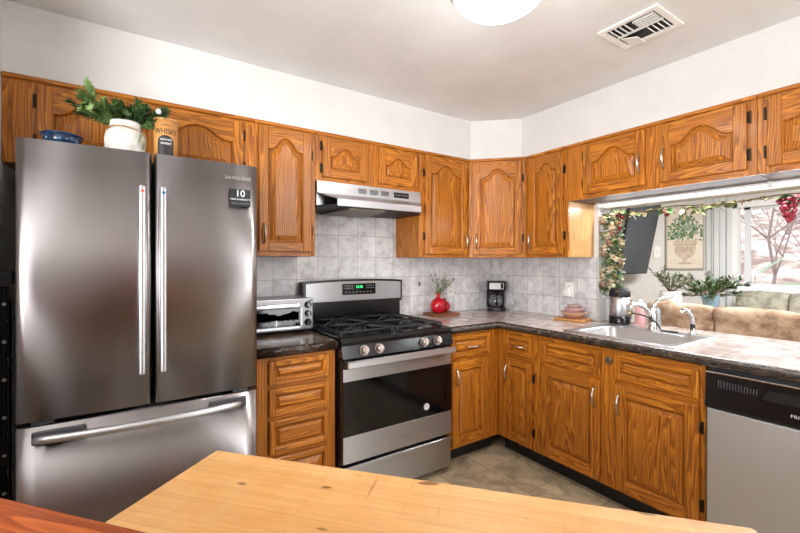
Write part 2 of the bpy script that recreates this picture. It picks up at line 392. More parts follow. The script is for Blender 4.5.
# ---------------------------------------------------------------- cabinet builder
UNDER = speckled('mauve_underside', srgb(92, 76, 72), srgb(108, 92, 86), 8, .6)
def bell(u):
    u = abs(u)
    return 1 - .6 * (u / .52) ** 2 if u < .52 else (.4 * ((.9 - u) / .38) ** 2 if u < .9 else 0)
def door(parent, x0, x1, z0, z1, yf, rise=0, stile=.055, handle=None, hinge=None, name='door', rail=None):
    """raised-panel front; yf = cabinet face y (front is -y); handle: (x, z, 'v'|'h') in door coords"""
    wd, h, T = x1 - x0, z1 - z0, .02; s = stile; rl = rail or stile
    d = bpy.data.meshes.new(name)
    N = 25
    top = h - rl - rise
    us = [1 - 2 * i / (N - 1) for i in range(N)]
    def loop(dd, y):
        a, b = s + dd, wd - s - dd
        L = [(a, y, rl + dd), (b, y, rl + dd)]
        if rise: L += [((a + b) / 2 + u * (b - a) / 2, y, top + rise * bell(u) - dd) for u in us]
        else: L += [(b, y, h - rl - dd), (a, y, h - rl - dd)]
        return L
    bm = G()
    box(bm, 0, s, -T, 0, 0, h, .003, 0, 1); box(bm, wd - s, wd, -T, 0, 0, h, .003, 0, 1); box(bm, s, wd - s, -T, 0, 0, rl, .003, 1, 1)
    if rise:
        P = [(s, h), (wd - s, h)] + [(p[0], p[2]) for p in loop(0, 0)[2:]]
        prism(bm, P, -T, 0, 'Y', 1)
    else: box(bm, s, wd - s, -T, 0, h - rl, h, .003, 1, 1)
    def strips(bm, loops, mi=0, fill=True):
        rg = [[bm.verts.new(p) for p in L] for L in loops]
        for a, b in zip(rg, rg[1:]):
            n = len(a)
            for k in range(n): f = bm.faces.new((a[k], a[(k + 1) % n], b[(k + 1) % n], b[k])); f.material_index = mi
        if fill: f = bm.faces.new(rg[-1]); f.material_index = mi
    strips(bm, [loop(0, -T), loop(.003, -T + .0015), loop(.007, -T + .008), loop(.0075, -T + .0155)], 0, False)
    o = obj(name, bm, [OAK, OAKH], parent); o.location = (x0, yf, z0)
    bm = G(); wide = (wd > h * 1.4) and not rise
    bev = .036 if min(wd, h) > .2 else .022
    strips(bm, [loop(.007, -T + .0155), loop(.0115, -T + .0155), loop(.0125, -T + .0115), loop(bev, -T + .004), loop(bev + .001, -T + .0015), loop(bev + .003, -T + .001)])
    obj('panel', bm, OAKH if wide else OAK, o)
    if handle:
        hx, hz, kind = handle; L = .11
        ax = Vector((0, 0, 1)) if kind == 'v' else Vector((1, 0, 0)); c = Vector((hx, -T, hz))
        pts = [c + ax * (L / 2) * q + Vector((0, -1, 0)) * (.028 * (1 - q * q) ** .6 if abs(q) < 1 else -.002) for q in [-1, -.93, -.75, -.5, -.25, 0, .25, .5, .75, .93, 1]]
        bm = G(); tube(bm, pts, [.006, .006, .005, .006, .0075, .008, .0075, .006, .005, .006, .006], 8); obj('handle', bm, NICKEL, o)
    if hinge:
        for hz in ((.18, .82) if h > .4 else (.22, .78)):
            xx = -.008 if hinge == 'l' else wd + .008
            bm = G(); box(bm, xx - .007, xx + .007, -.005, -.0005, h * hz - .03, h * hz + .03, .002, 0, 1); cyl(bm, (xx + (.006 if hinge == 'l' else -.006), -.008, h * hz - .022), (0, 0, 1), .0045, .044, 8)
            obj('hinge', bm, BRONZE, o)
    return o
def cabinet(name, label, loc, rz, W, D, z0, z1, fronts, frame=None, toe=False, poly=None, group=None, side=OAK, drawers=(), hollow=False, under=False):
    """local frame: x along the face, face at y=-D"""
    t = thing(name, label, 'cabinet', (loc[0], loc[1], 0 if toe else z0), rz, group)
    zo = 0 if toe else -z0
    bm = G()
    if poly: prism(bm, poly, z0 + zo, z1 + zo)
    elif hollow:
        box(bm, 0, .018, -D + .018, -.001, z0 + zo, z1 + zo); box(bm, W - .018, W, -D + .018, -.001, z0 + zo, z1 + zo); box(bm, .018, W - .018, -.012, -.001, z0 + zo, z1 + zo); box(bm, .018, W - .018, -D + .018, -.012, z0 + zo, z0 + zo + .018)
    else: box(bm, 0, W, -D + .018, -.001, z0 + zo + (.004 if under else 0), z1 + zo)
    obj('body', bm, side, t)
    bm = G()
    f0, f1 = frame or (0, W)
    xs = sorted({f0, f1})
    ops = sorted([(a, b, c, d_) for a, b, c, d_, k in fronts])
    xs = [(f0, f1)] if not ops else []
    if ops:   # vertical stiles between door columns, horizontal rails behind the fronts
        cols = []
        for a, b, c, d_ in ops:
            if cols and a < cols[-1][1]: cols[-1][1] = max(b, cols[-1][1])
            else: cols.append([a, b])
        e = f0
        for a, b in cols: xs.append((e, a + .012)); box(bm, a + .012, b - .012, -D, -D + .018, z0 + zo, z1 + zo, 0, 1, 1); e = b - .012
        xs.append((e, f1))
    for a, b in xs: box(bm, a, b, -D, -D + .018, z0 + zo, z1 + zo, .0008, 0, 1)
    obj('face_frame', bm, [OAK, OAKH], t)
    for a, b, c, d_, k in fronts:
        k = dict(k); door(t, a, b, c + zo, d_ + zo, -D, **k)
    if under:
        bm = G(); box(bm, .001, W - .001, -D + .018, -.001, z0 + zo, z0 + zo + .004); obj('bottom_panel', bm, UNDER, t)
    if toe:
        bm = G(); box(bm, f0, f1, -D + .07, -D + .085, 0, z0); obj('toe_kick', bm, TOE, t)
    else:
        bm = G(); box(bm, f0, f1, -D - .012, -D, z1 + zo - .022, z1 + zo - .001, .004, 0, 1); obj('top_molding', bm, OAKH, t)
    return t
UZ0, UZ1, UD = 1.372, 2.133, .312
US = .052
def ud(a, b, z0, z1, **k): return (a, b, z0, z1, dict(stile=US, rise=k.pop('rise', .07), **k))
def L3(dx, W, z0, z1, side, low=True):  # handle at a door's lower or upper corner
    wd = W; return ((.026 if side == 'l' else wd - .026), (.11 if low else (z1 - z0) - .11), 'v')
# above the fridge
cabinet('wall_cabinet', 'wide two-door oak cabinet above the steel refrigerator', (-3.243, 0), 0, 1.016, UD, 1.757, UZ1,
        [ud(.112, .486, 1.79, 2.098, hinge='l', rise=.06), ud(.512, .956, 1.79, 2.098, hinge='r', rise=.06)])
cabinet('wall_cabinet', 'tall single-door oak wall cabinet between refrigerator and range hood', (-2.227, 0), 0, .357, UD, UZ0, UZ1,
        [ud(.023, .328, 1.398, 2.103, hinge='r', handle=(.026, .10, 'v'))])
cabinet('wall_cabinet', 'short two-door oak cabinet directly above the range hood', (-1.868, 0), 0, .774, UD, 1.83, UZ1,
        [ud(.042, .350, 1.858, 2.098, hinge='l', rise=.055), ud(.438, .752, 1.858, 2.098, hinge='r', rise=.055)])
cabinet('wall_cabinet', 'tall oak wall cabinet just right of the hood, above the red vases', (-1.092, 0), 0, .480, UD, UZ0, UZ1,
        [ud(.046, .446, 1.394, 2.105, hinge='l', handle=(.374, .10, 'v'))])
# diagonal corner
rt = math.sqrt(.5)
A, B_ = Vector((-.611, -.312)), Vector((-.312, -.611))
def loc2(p): q = Vector(p) - A; return ((q.x - q.y) * rt, (q.x + q.y) * rt)
WD = (B_ - A).length
poly = [loc2(p) for p in ((-.611, -.001), (-.001, -.001), (-.001, -.611), (-.312, -.611), (-.611, -.312))]
poly = [(p[0], max(p[1], .018) if abs(p[1]) < .01 else p[1]) for p in poly]
cabinet('corner_wall_cabinet', 'diagonal oak wall cabinet in the corner above the coffee maker', (A.x, A.y), -R(45), WD, 0, UZ0, UZ1,
        [ud(.03, WD - .03, 1.394, 2.103, hinge='r', handle=(.026, .10, 'v'))], poly=poly)
RX = -R(90)
cabinet('wall_cabinet', 'tall narrow oak wall cabinet left of the pass-through opening', (0, -.613), RX, .352, UD, UZ0, UZ1,
        [ud(.035, .322, 1.392, 2.103, hinge='r', handle=(.026, .10, 'v'), rise=.06)], side=OAKS)
cabinet('wall_cabinet', 'wide low two-door oak cabinet bridging above the sink pass-through', (0, -.966), RX, .998, UD, 1.752, UZ1,
        [ud(.118, .500, 1.782, 2.103, hinge='l', handle=(.356, .13, 'v')), ud(.576, .962, 1.782, 2.103, hinge='r', handle=(.026, .13, 'v'))], under=True)
cabinet('wall_cabinet', 'low oak cabinet at the right edge of the view, above the dishwasher', (0, -1.965), RX, .9, UD, 1.752, UZ1,
        [ud(.038, .424, 1.782, 2.103, hinge='l', handle=(.36, .13, 'v')), ud(.476, .862, 1.782, 2.103, hinge='r', handle=(.026, .13, 'v'))], under=True)
# base cabinets
BD, BZ0, BZ1 = .61, .105, .872
def dr(a, b, z0, z1, **k): return (a, b, z0, z1, dict(stile=.028, name='drawer', **k))
def bd(a, b, **k): return (a, b, .12, .678, dict(stile=.058, **k))
cabinet('base_cabinet', 'oak four-drawer base cabinet under the toaster oven', (-2.285, 0), 0, .412, BD, BZ0, BZ1,
        [dr(.056, .372, .728, .848), dr(.056, .372, .572, .706), dr(.056, .372, .386, .548), dr(.056, .372, .13, .362)], toe=True)
cabinet('base_cabinet', 'oak base cabinet beside the range, below the red vases', (-1.096, 0), 0, .484, BD, BZ0, BZ1,
        [dr(.036, .392, .706, .846, handle=(.19, .065, 'h')), bd(.042, .372, handle=(.028, .46, 'v'))], toe=True)
cabinet('base_cabinet', 'narrow oak corner base cabinet with one drawer, left of the sink doors', (0, -.001), RX, .945, BD, BZ0, BZ1,
        [dr(.690, .912, .706, .840, handle=(.111, .065, 'h')), (.690, .912, .12, .676, dict(stile=.045, handle=(.022, .46, 'v'), hinge='r'))], frame=(.612, .945), toe=True)
sb = cabinet('sink_base_cabinet', 'oak sink base cabinet with two doors and two false drawer fronts', (0, -.947), RX, .915, BD, BZ0, BZ1,
        [dr(.040, .425, .708, .840), bd(.040, .425, handle=(.357, .46, 'v'), hinge='l'), dr(.506, .895, .708, .840), bd(.506, .895, handle=(.028, .46, 'v'), hinge='r')], toe=True, hollow=True)
bm = G(); cyl(bm, (.470, -BD, .800), (0, -1, 0), .021, .010, 24); cyl(bm, (.470, -BD - .010, .800), (0, -1, 0), .015, .006, 24); obj('round_latch', bm, NICKEL, sb, 'round metal latch disc between the two false drawers')
cabinet('base_cabinet', 'oak base cabinet past the dishwasher at the right end of the run', (0, -2.49), RX, .5, BD, BZ0, BZ1, [dr(.04, .46, .706, .84), bd(.04, .46, handle=(.03, .46, 'v'))], toe=True)

# ---------------------------------------------------------------- countertops
def counter(name, label, pts, edge_pts, m, cut=None):
    t = thing(name, label, 'countertop', (pts[0][0], pts[0][1], .874)); o = Vector((pts[0][0], pts[0][1], .874))
    bm = G()
    if cut:   # split into boxes around the sink hole
        for r_ in cut: box(bm, *r_, .874, .914)
    else: prism(bm, pts, .874, .914)
    obj('slab', rel(bm, o), m, t)
    bm = G(); prof = [(0, .868), (.012, .868), (.02, .876), (.023, .89), (.02, .906), (.012, .914), (0, .9145)]
    # sweep the bullnose along the front edge with mitred corners
    E_ = [Vector(p) for p in edge_pts]; rings = []
    for i, p in enumerate(E_):
        nrm = []
        for a, b in ((i - 1, i), (i, i + 1)):
            if a >= 0 and b < len(E_): d = (E_[b] - E_[a]).normalized(); nrm.append(Vector((d.y, -d.x)))
        n = sum(nrm, Vector((0, 0))); n = n / (n.length ** 2) * len(nrm) if len(nrm) > 1 else n
        if len(nrm) > 1: n = (nrm[0] + nrm[1]) / (1 + nrm[0].dot(nrm[1]))
        rings.append([bm.verts.new((p.x + n.x * a, p.y + n.y * a, z)) for a, z in prof])
    for a, b in zip(rings, rings[1:]):
        for k in range(len(prof) - 1): bm.faces.new((a[k], a[k + 1], b[k + 1], b[k])).smooth = True
    for rg in (rings[0], rings[-1]): bm.faces.new(rg)
    obj('edge_trim', rel(bm, o), EDGE, t)
    return t
FX = -.624
counter('countertop', 'short dark stone-tile countertop under the toaster oven', [(-2.29, -.009), (-1.87, -.009), (-1.87, FX), (-2.29, FX)], [(-2.29, FX), (-1.87, FX)], DKC)
H0 = (-.545, -.155, -1.69, -1.155)   # sink cut-out x0,x1,y0,y1
counter('countertop', 'long L-shaped mottled brown stone-tile countertop around the sink', [(-1.097, -.009)], [(-1.097, FX), (FX, FX), (FX, -3.0)], CTR,
        cut=[(-1.097, -.009, FX, -.009), (FX, -.009, -1.0, FX), (FX, .15, H0[3], -1.002), (FX, H0[0], H0[2], H0[3]), (H0[1], .15, H0[2], H0[3]), (FX, .15, -3.0, H0[2])])

# ---------------------------------------------------------------- refrigerator
fx0, fx1, FY = -3.113, -2.330, -.812
fw_ = fx1 - fx0
fr = thing('refrigerator', 'tall stainless steel french-door refrigerator with bottom freezer drawer', 'refrigerator', (fx0, 0, 0))
bm = G(); box(bm, .01, fw_ - .006, -.735, -.03, .03, 1.735, .004, 0, 1)
for x in (.05, fw_ - .08): box(bm, x, x + .03, -.7, -.67, 0, .03); box(bm, x, x + .03, -.1, -.07, 0, .03)
obj('body', bm, BLACKM, fr)
def fpanel(a, b, z0, z1, rl=.012, rr=.012):
    bm = G(); pts = [(a, -.742)]; n = 14
    for i in range(n + 1):
        x = a + (b - a) * i / n; u = (x - fx0 * 0) / fw_ * 2 - 1
        y = FY - .012 * (1 - u * u)
        if i == 0: pts += [(a, y + .02), (a + .003, y + .008), (a + .010, y + .001)]
        elif i == n: pts += [(b - .010, y + .001), (b - .003, y + .008), (b, y + .02)]
        else: pts.append((x, y))
    pts.append((b, -.742))
    vs = prism(bm, pts, z0, z1)
    for f in bm.faces:
        if abs(f.normal.z) < .5: f.smooth = True
    return bm
mid = -2.7215 - fx0
dl = obj('door', fpanel(0, mid - .004, .797, 1.752), FRIDGE, fr)
dr_ = obj('door', fpanel(mid + .004, fw_, .797, 1.752), FRIDGE, fr)
dz = obj('freezer_drawer', fpanel(0, fw_, .075, .778), FRIDGE, fr)
for o, hx, dot in ((dl, -2.757 - fx0, srgb(200, 80, 60)), (dr_, -2.690 - fx0, srgb(50, 90, 130))):
    bm = G(); x = hx; box(bm, x - .0105, x + .0105, -.892, -.872, .925, 1.617, .007, 0, 3)
    for z in (.97, 1.57): cyl(bm, (x, -.822, z), (0, -1, 0), .007, .052, 12)
    h = obj('handle', bm, STEELL, o)
    bm = G(); cyl(bm, (x, -.8915, 1.595), (0, -1, 0), .0062, .0018, 14); obj('badge', bm, plain('badge_dot', dot, .3), h)
bm = G(); pts = []
for i in range(17):
    q = -1 + i / 8; pts.append((.058 + (.702 - .058) * (q + 1) / 2, -.858 - .034 * (1 - q * q), .748 - .0))
tube(bm, pts, .0145, 12)
hh = obj('handle', bm, STEELL, dz)
for a, b, x in ((.045, .19, .075), (.585, .730, .69)):
    bm = G(); box(bm, a, b, -.831, -.818, .722, .765, .003, 0, 1); cyl(bm, (x, -.825, .748), (0, -1, 0), .009, .042, 10); obj('handle_bracket', bm, DKGREY, dz)
bm = G(); box(bm, fw_ - .118, fw_ - .034, -.8245, -.8185, 1.573, 1.645); st = obj('sticker', bm, plain('sticker_black', srgb(14, 14, 16), .4), dr_)
text('lettering', '10', .040, LETW, st, (fw_ - .076, -.8248, 1.626), (R(90), 0, 0))
text('lettering', 'YEAR WARRANTY', .0098, LETW, st, (fw_ - .076, -.8248, 1.602), (R(90), 0, 0))
text('lettering', 'DIGITAL INVERTER', .0085, LETG, st, (fw_ - .076, -.8248, 1.585), (R(90), 0, 0))
text('lettering', 'SAMSUNG', .021, plain('silver_lettering', srgb(170, 166, 158), .4, .9), dr_, (fw_ - .085, -.8248, 1.690), (R(90), 0, 0), spacing=1.15)
bm = G(); box(bm, .04, .10, -.80, -.70, .780, .795); box(bm, fw_ - .10, fw_ - .04, -.80, -.70, .780, .795); obj('hinge', bm, DKGREY, fr)

# items on top of the refrigerator: they stand on the door/body top
TZ = 1.753
def rimjar(prof): return prof + [(r - .004, z) for r, z in reversed(prof)]
jar = thing('white_jar', 'whitewashed glass jar with twine, holding evergreen sprigs, on the refrigerator', 'jar', (-2.812, -.60, TZ))
bm = G(); lathe(bm, [(0, 0), (.062, 0), (.070, .012), (.072, .09), (.066, .118), (.052, .130), (.052, .135), (.056, .138), (.056, .158), (.052, .162), (.046, .16), (.044, .13), (.05, .11), (.06, .02), (0, .012)], seg=32)
obj('body', bm, speckled('whitewash', srgb(184, 182, 172), srgb(222, 220, 212), 22, .6, 0, .15), jar)
bm = G()
tube(bm, [(.0555 * math.cos(a), .0555 * math.sin(a), .1335 - .01 * max(0, math.cos(a))) for a in [2 * PI * k / 24 for k in range(25)]], .003, 6)
tube(bm, [(.054, -.02, .13), (.066, -.026, .12), (.073, -.03, .09), (.075, -.03, .06)], .0025, 6); obj('twine', bm, plain('twine', srgb(150, 118, 80), .8), jar)
bm = G()
for a, z in ((.9, .07), (.6, .05), (.75, .09)): leaf(bm, (.073 * math.cos(-a), .073 * math.sin(-a), z), (.2, -.1, .9), .035, .016, 0)
obj('leaf_charm', bm, plain('dull_green', srgb(150, 160, 120), .6), jar)
def sprig(bm, p, d, L, nl, ndl=.028, mi_n=0, mi_s=1, curve=.15):
    pts = []; p = Vector(p); d = Vector(d).normalized(); n = 8
    for i in range(n + 1):
        t = i / n; pts.append(p + d * L * t + Vector((0, 0, -1)) * curve * L * t * t)
    tube(bm, pts, [.0025 * (1 - .6 * i / n) for i in range(n + 1)], 5, mi_s)
    for k in range(nl):
        t = random.uniform(.18, 1) * n; i = min(int(t), n - 1); q = pts[i].lerp(pts[i + 1], t - i); ax = (pts[i + 1] - pts[i]).normalized()
        o = ax.orthogonal().normalized(); o.rotate(Matrix.Rotation(random.uniform(0, 2 * PI), 3, ax))
        dd = (ax * .8 + o).normalized(); s = dd.cross(ax).normalized() * .0022
        e = q + dd * ndl * random.uniform(.7, 1.1)
        f = bm.faces.new((bm.verts.new(q - s), bm.verts.new(q + s), bm.verts.new(e + s * .6), bm.verts.new(e - s * .6))); f.material_index = mi_n
ev = thing('evergreen_sprigs', 'green fir sprigs arranged in the white jar on the refrigerator', 'sprigs', (-2.812, -.60, TZ + .10))
for d, L in (((-.68, -.05, .62), .20), ((-.62, -.12, .5), .15), ((-.95, .05, .36), .17), ((-.8, -.2, .40), .13), ((-.40, .2, .6), .12), ((.0, .1, .7), .10), ((.3, -.1, .62), .12), ((.66, 0, .62), .16), ((.85, -.1, .44), .155), ((-.2, -.4, .6), .10), ((.4, -.2, .5), .11), ((.6, .2, .5), .15)):
    bm = G(); sprig(bm, (0, 0, .03), d, L, 240, .026, 0, 1, .06)
    sub = Vector(d).normalized()
    for k in range(5):
        s2 = (sub + Vector((random.uniform(-.7, .7), random.uniform(-.5, .4), random.uniform(-.3, .45)))).normalized(); sprig(bm, Vector((0, 0, .03)) + sub * L * (.25 + .14 * k), s2, L * .40, 110, .022, 0, 1, .05)
    obj('sprig', bm, [FIR if d[0] > -.6 or d[2] < .4 else FIRL, TWIG], ev)
bm = G(); lathe(bm, [(0, 0), (.008, .003), (.011, .012), (.008, .02), (0, .024)], (.115, -.07, .10), 12); obj('bud', bm, plain('white_bud', srgb(230, 228, 222), .5), ev)

wt = thing('whisky_tube', 'tan cylindrical whisky gift tube with black label on the refrigerator', 'tube', (-2.668, -.60, TZ))
bm = G(); lathe(bm, [(0, 0), (.046, 0), (.046, .196), (0, .196)], seg=40); obj('body', bm, plain('tan_card', srgb(196, 138, 76), .45), wt)
bm = G(); lathe(bm, [(.0465, .0), (.0465, .003), (.0468, .004), (.0468, .0)], seg=40); lathe(bm, [(.0466, .19), (.0472, .19), (.0472, .199), (.03, .1995), (0, .1995)], seg=40); obj('lid', bm, plain('tan_lid', srgb(206, 150, 90), .4), wt)
def patch(bm, r, a0, a1, fz0, fz1, n=16):
    pr = None
    for i in range(n + 1):
        a = a0 + (a1 - a0) * i / n; u = i / n * 2 - 1; x, y = r * math.sin(a), -r * math.cos(a)
        c = (bm.verts.new((x, y, fz0(u))), bm.verts.new((x, y, fz1(u))))
        if pr: bm.faces.new((pr[0], c[0], c[1], pr[1]))
        pr = c
bm = G(); patch(bm, .0468, -.72, .62, lambda u: .035, lambda u: .098 + .026 * math.sqrt(max(0, 1 - u * u))); lb = obj('label', bm, LETB, wt)
text('lettering', 'WHISKY', .034, LETB, wt, (0, -.0466, .140), (R(90), 0, 0), bend=.0466, sx=.72)
text('lettering', 'SINGLE MALT', .011, LETW, lb, (0, -.0472, .105), (R(90), 0, 0), bend=.0468, sx=.7)
text('lettering', 'WHISKY', .014, LETW, lb, (0, -.0472, .088), (R(90), 0, 0), bend=.0468, sx=.8)
bm = G(); patch(bm, .0467, -.5, .4, lambda u: .161 + .006 * (1 - u * u), lambda u: .163 + .007 * (1 - u * u)); obj('arc_stripe', bm, LETB, wt)

bw = thing('blue_bowl', 'dark blue patterned bowl at the left end of the refrigerator top', 'bowl', (-3.015, -.60, TZ))
BLUEP = M('blue_pattern').set(Roughness=.2); _f = BLUEP.n('ShaderNodeTexVoronoi'); _f.inputs['Scale'].default_value = 45; BLUEP.l(BLUEP.co(), _f.inputs['Vector'])
BLUEP.col(BLUEP.ramp(_f.outputs['Distance'], [(.12, srgb(140, 170, 190)), (.2, srgb(30, 62, 92)), (.7, srgb(14, 32, 58))])); BLUEP = BLUEP.m
bm = G(); lathe(bm, rimjar([(0, 0), (.028, 0), (.03, .008), (.045, .02), (.058, .045), (.064, .072)])[:-1] + [(0, .006)], seg=32); obj('body', bm, BLUEP, bw)
bm = G(); tube(bm, [(.0625 * math.cos(a), .0625 * math.sin(a), .0725) for a in [2 * PI * k / 32 for k in range(33)]], .003, 6); obj('rim', bm, plain('blue_rim', srgb(24, 52, 82), .2), bw)

ld = thing('folding_step_stool', 'folded black step stool in the gap left of the refrigerator', 'step stool', (-3.185, -.42, 0), 0)
for i, (x, y) in enumerate(((-.03, 0), (-.03, .07))):
    bm = G(); box(bm, x - .012, x + .012, y - .014, y + .014, .0, 1.24 - .06 * i, .004, 0, 1); leg = obj('leg', bm, BLACK, ld)
    bm = G()
    for k in range(7): cyl(bm, (x + .0115, y - .004, .2 + k * .15), (1, -.2, 0), .007, .004, 8); cyl(bm, (x + .004, y - .0135, .27 + k * .15), (0, -1, 0), .007, .003, 8)
    obj('rivet', bm, CHROME, leg)
bm = G(); box(bm, -.046, -.002, -.02, .09, 1.24, 1.30, .01); obj('top_cap', bm, DKGREY, ld)
for k in range(3):
    bm = G(); box(bm, -.04, -.02, .015, .055, .3 + .3 * k, .33 + .3 * k, .003, 0, 1); obj('step', bm, BLACKM, ld)

# ---------------------------------------------------------------- range
rg = thing('gas_range', 'freestanding stainless and black gas range with cast-iron grates', 'stove', (-1.863, 0, 0))
W = .762
bm = G(); box(bm, 0, W, -.63, -.03, .04, .90, .003, 0, 1)
for x in (.03, W - .06):
    for y in (-.6, -.1): box(bm, x, x + .03, y, y + .03, 0, .04)
obj('body', bm, BLACK, rg)
# cooktop with raised lip and a front slope
bm = G(); prism(bm, [(-.035, .90), (-.035, .918), (-.60, .918), (-.62, .926), (-.66, .922), (-.672, .905), (-.668, .885), (-.63, .885), (-.63, .90)], 0, W, 'X'); box(bm, 0, .022, -.62, -.1, .9, .926, .003); box(bm, W - .022, W, -.62, -.1, .9, .926, .003)
obj('cooktop', bm, BLACK, rg)
bm = G(); prism(bm, [(-.63, .885), (-.668, .885), (-.690, .82), (-.63, .82)], 0, W, 'X'); cp = obj('control_panel', bm, BLACK, rg)
for i, x in enumerate((-1.734 + 1.863, -1.640 + 1.863, -1.325 + 1.863, -1.226 + 1.863)):
    d = Vector((0, -.95, .32)); c = Vector((x, -.680, .853))
    bm = G(); cyl(bm, c, d, .027, .005, 24); cyl(bm, c + d * .005, d, .021, .026, 24, 0, .0185)
    box(bm, -.005, .005, -.02, .02, 0, .007, .001, 0, 1, Matrix.Translation(c + d * .030) @ d.to_track_quat('Z', 'Y').to_matrix().to_4x4())
    obj('knob', bm, plain('knob_steel', srgb(160, 146, 138), .3, .9) if i == 0 else bpy.data.materials['knob_steel'], cp)
# oven door
od = obj('oven_door', (lambda b: (box(b, .004, W - .004, -.672, -.632, .245, .812, .004, 0, 1), b)[1])(G()), BLACK, rg)
bm = G(); box(bm, .006, W - .006, -.678, -.6715, .694, .762, .002, 0, 1); obj('upper_trim', bm, STEEL, od)
bm = G(); box(bm, .006, W - .006, -.678, -.6715, .255, .400, .002, 0, 1); lt = obj('lower_trim', bm, STEEL, od)
bm = G(); box(bm, .006, W - .006, -.677, -.6715, .400, .694); gl = obj('window', bm, BLKGL, od)
bm = G(); box(bm, .11, W - .11, -.6775, -.677, .45, .66); obj('inner_glass', bm, plain('oven_inner', srgb(14, 14, 14), .08), gl)
bm = G(); prism(bm, [(-.715, .772), (-.728, .778), (-.730, .806), (-.716, .812)], .012, W - .012, 'X')
for x in (.02, W - .05): box(bm, x, x + .03, -.716, -.671, .78, .804, .003, 0, 1)
obj('handle', bm, STEELL, od)
text('lettering', 'FRIGIDAIRE', .016, LETG, lt, (.40, -.6782, .318), (R(90), 0, 0), spacing=1.1)
bm = G(); cyl(bm, (-1.303 + 1.863, -.6772, .459), (0, -1, 0), .021, .0012, 24); cyl(bm, (-1.303 + 1.863, -.6784, .459), (0, -1, 0), .015, .0008, 24); obj('round_sticker', bm, plain('silver_sticker', srgb(196, 196, 190), .35), gl)
bm = G(); box(bm, .004, W - .004, -.672, -.632, .045, .232, .004, 0, 1); box(bm, .004, W - .004, -.680, -.672, .205, .234, .003, 0, 1); obj('storage_drawer', bm, STEEL, rg)
# backguard with a gently arched top
bm = G()
def arch(x): return .012 * (1 - (2 * x / W - 1) ** 2)
xs = [W * i / 16 for i in range(17)]
prism(bm, [(0, .918), (W, .918)] + [(x, 1.052) for x in reversed(xs)], -.075, -.02, 'Y')
bg_ = obj('backguard', bm, BLACK, rg)
bm = G(); prism(bm, [(-.004, 1.052), (W + .004, 1.052)] + [(x * (W + .008) / W - .004, 1.205 + arch(x)) for x in reversed(xs)], -.10, -.02, 'Y'); obj('backguard_shell', bm, BLACK, rg)
bm = G(); prism(bm, [(.012, 1.070), (W - .012, 1.070)] + [(.012 + x * (W - .024) / W, 1.192 + arch(x)) for x in reversed(xs)], -.1045, -.0995, 'Y'); fp = obj('control_fascia', bm, STEEL, rg)
bm = G(); box(bm, .270, .532, -.1075, -.1044, 1.110, 1.186, .001, 0, 1); dp = obj('display_panel', bm, BLKGL, fp)
text('digits', '12:45', .026, DIGIT, dp, (.40, -.1078, 1.163), (R(90), 0, 0))
bm = G()
for k in range(4):
    for q in range(2): box(bm, .288 + k * .018, .298 + k * .018, -.1082, -.1074, 1.152 + q * .016, 1.158 + q * .016); box(bm, .455 + k * .018, .465 + k * .018, -.1082, -.1074, 1.152 + q * .016, 1.158 + q * .016)
for k in range(8): box(bm, .29 + k * .028, .305 + k * .028, -.1082, -.1074, 1.125, 1.129)
obj('buttons', bm, plain('button_grey', srgb(130, 134, 138), .5), dp)
# burners and grates
for i, (x, y, r_) in enumerate(((.18, -.47, .045), (.18, -.21, .036), (.58, -.47, .05), (.58, -.21, .036), (.38, -.34, .04))):
    bm = G(); lathe(bm, [(0, .918), (r_ + .012, .918), (r_ + .006, .926), (r_ + .004, .932), (r_, .934), (r_, .940), (r_ - .004, .943), (0, .944)], (x, y, 0), 24); obj('burner', bm, IRON, rg)
for x0, x1 in ((.03, .36), (.40, .732)):
    bm = G(); zt = .950; y0, y1 = -.60, -.09; cx_ = (x0 + x1) / 2
    def bar(p, q, r_=.0065): tube(bm, [p, q], r_, 6)
    for yy in (y0, y1, (y0 + y1) / 2): bar((x0, yy, zt - .004), (x1, yy, zt - .004))
    for xx in (x0, x1): bar((xx, y0, zt - .004), (xx, y1, zt - .004))
    for cy_ in (-.47, -.21):
        for a in range(4):
            dx, dy = ((1, 1), (1, -1), (-1, 1), (-1, -1))[a]
            tube(bm, [(cx_ + dx * .022, cy_ + dy * .022, zt + .008), (cx_ + dx * .06, cy_ + dy * .05, zt + .010), (cx_ + dx * .115, cy_ + dy * .085, zt + .004), (cx_ + dx * .150, cy_ + dy * .115, zt - .006)], [.006, .007, .007, .006], 6)
        tube(bm, [(cx_, cy_ - .03, zt + .008), (cx_, cy_ - .115, zt + .002)], .0065, 6); tube(bm, [(cx_, cy_ + .03, zt + .008), (cx_, cy_ + .115, zt + .002)], .0065, 6)
    for xx in (x0, x1):
        for yy in (y0, y1): cyl(bm, (xx, yy, .916), (0, 0, 1), .009, .034, 8)
    obj('grate', bm, IRON, rg)

# range hood
hd = thing('range_hood', 'slim stainless under-cabinet range hood above the gas range', 'hood', (-1.866, 0, 1.668))
W = .770
hz = -1.668
bm = G(); box(bm, 0, W, -.325, -.01, .012, .160)
obj('body', bm, STEEL, hd)
bm = G(); prism(bm, [(-.325, .160), (-.325, .088), (-.340, .088), (-.333, .160)], 0, W, 'X'); fa = obj('fascia', bm, STEELL, hd)
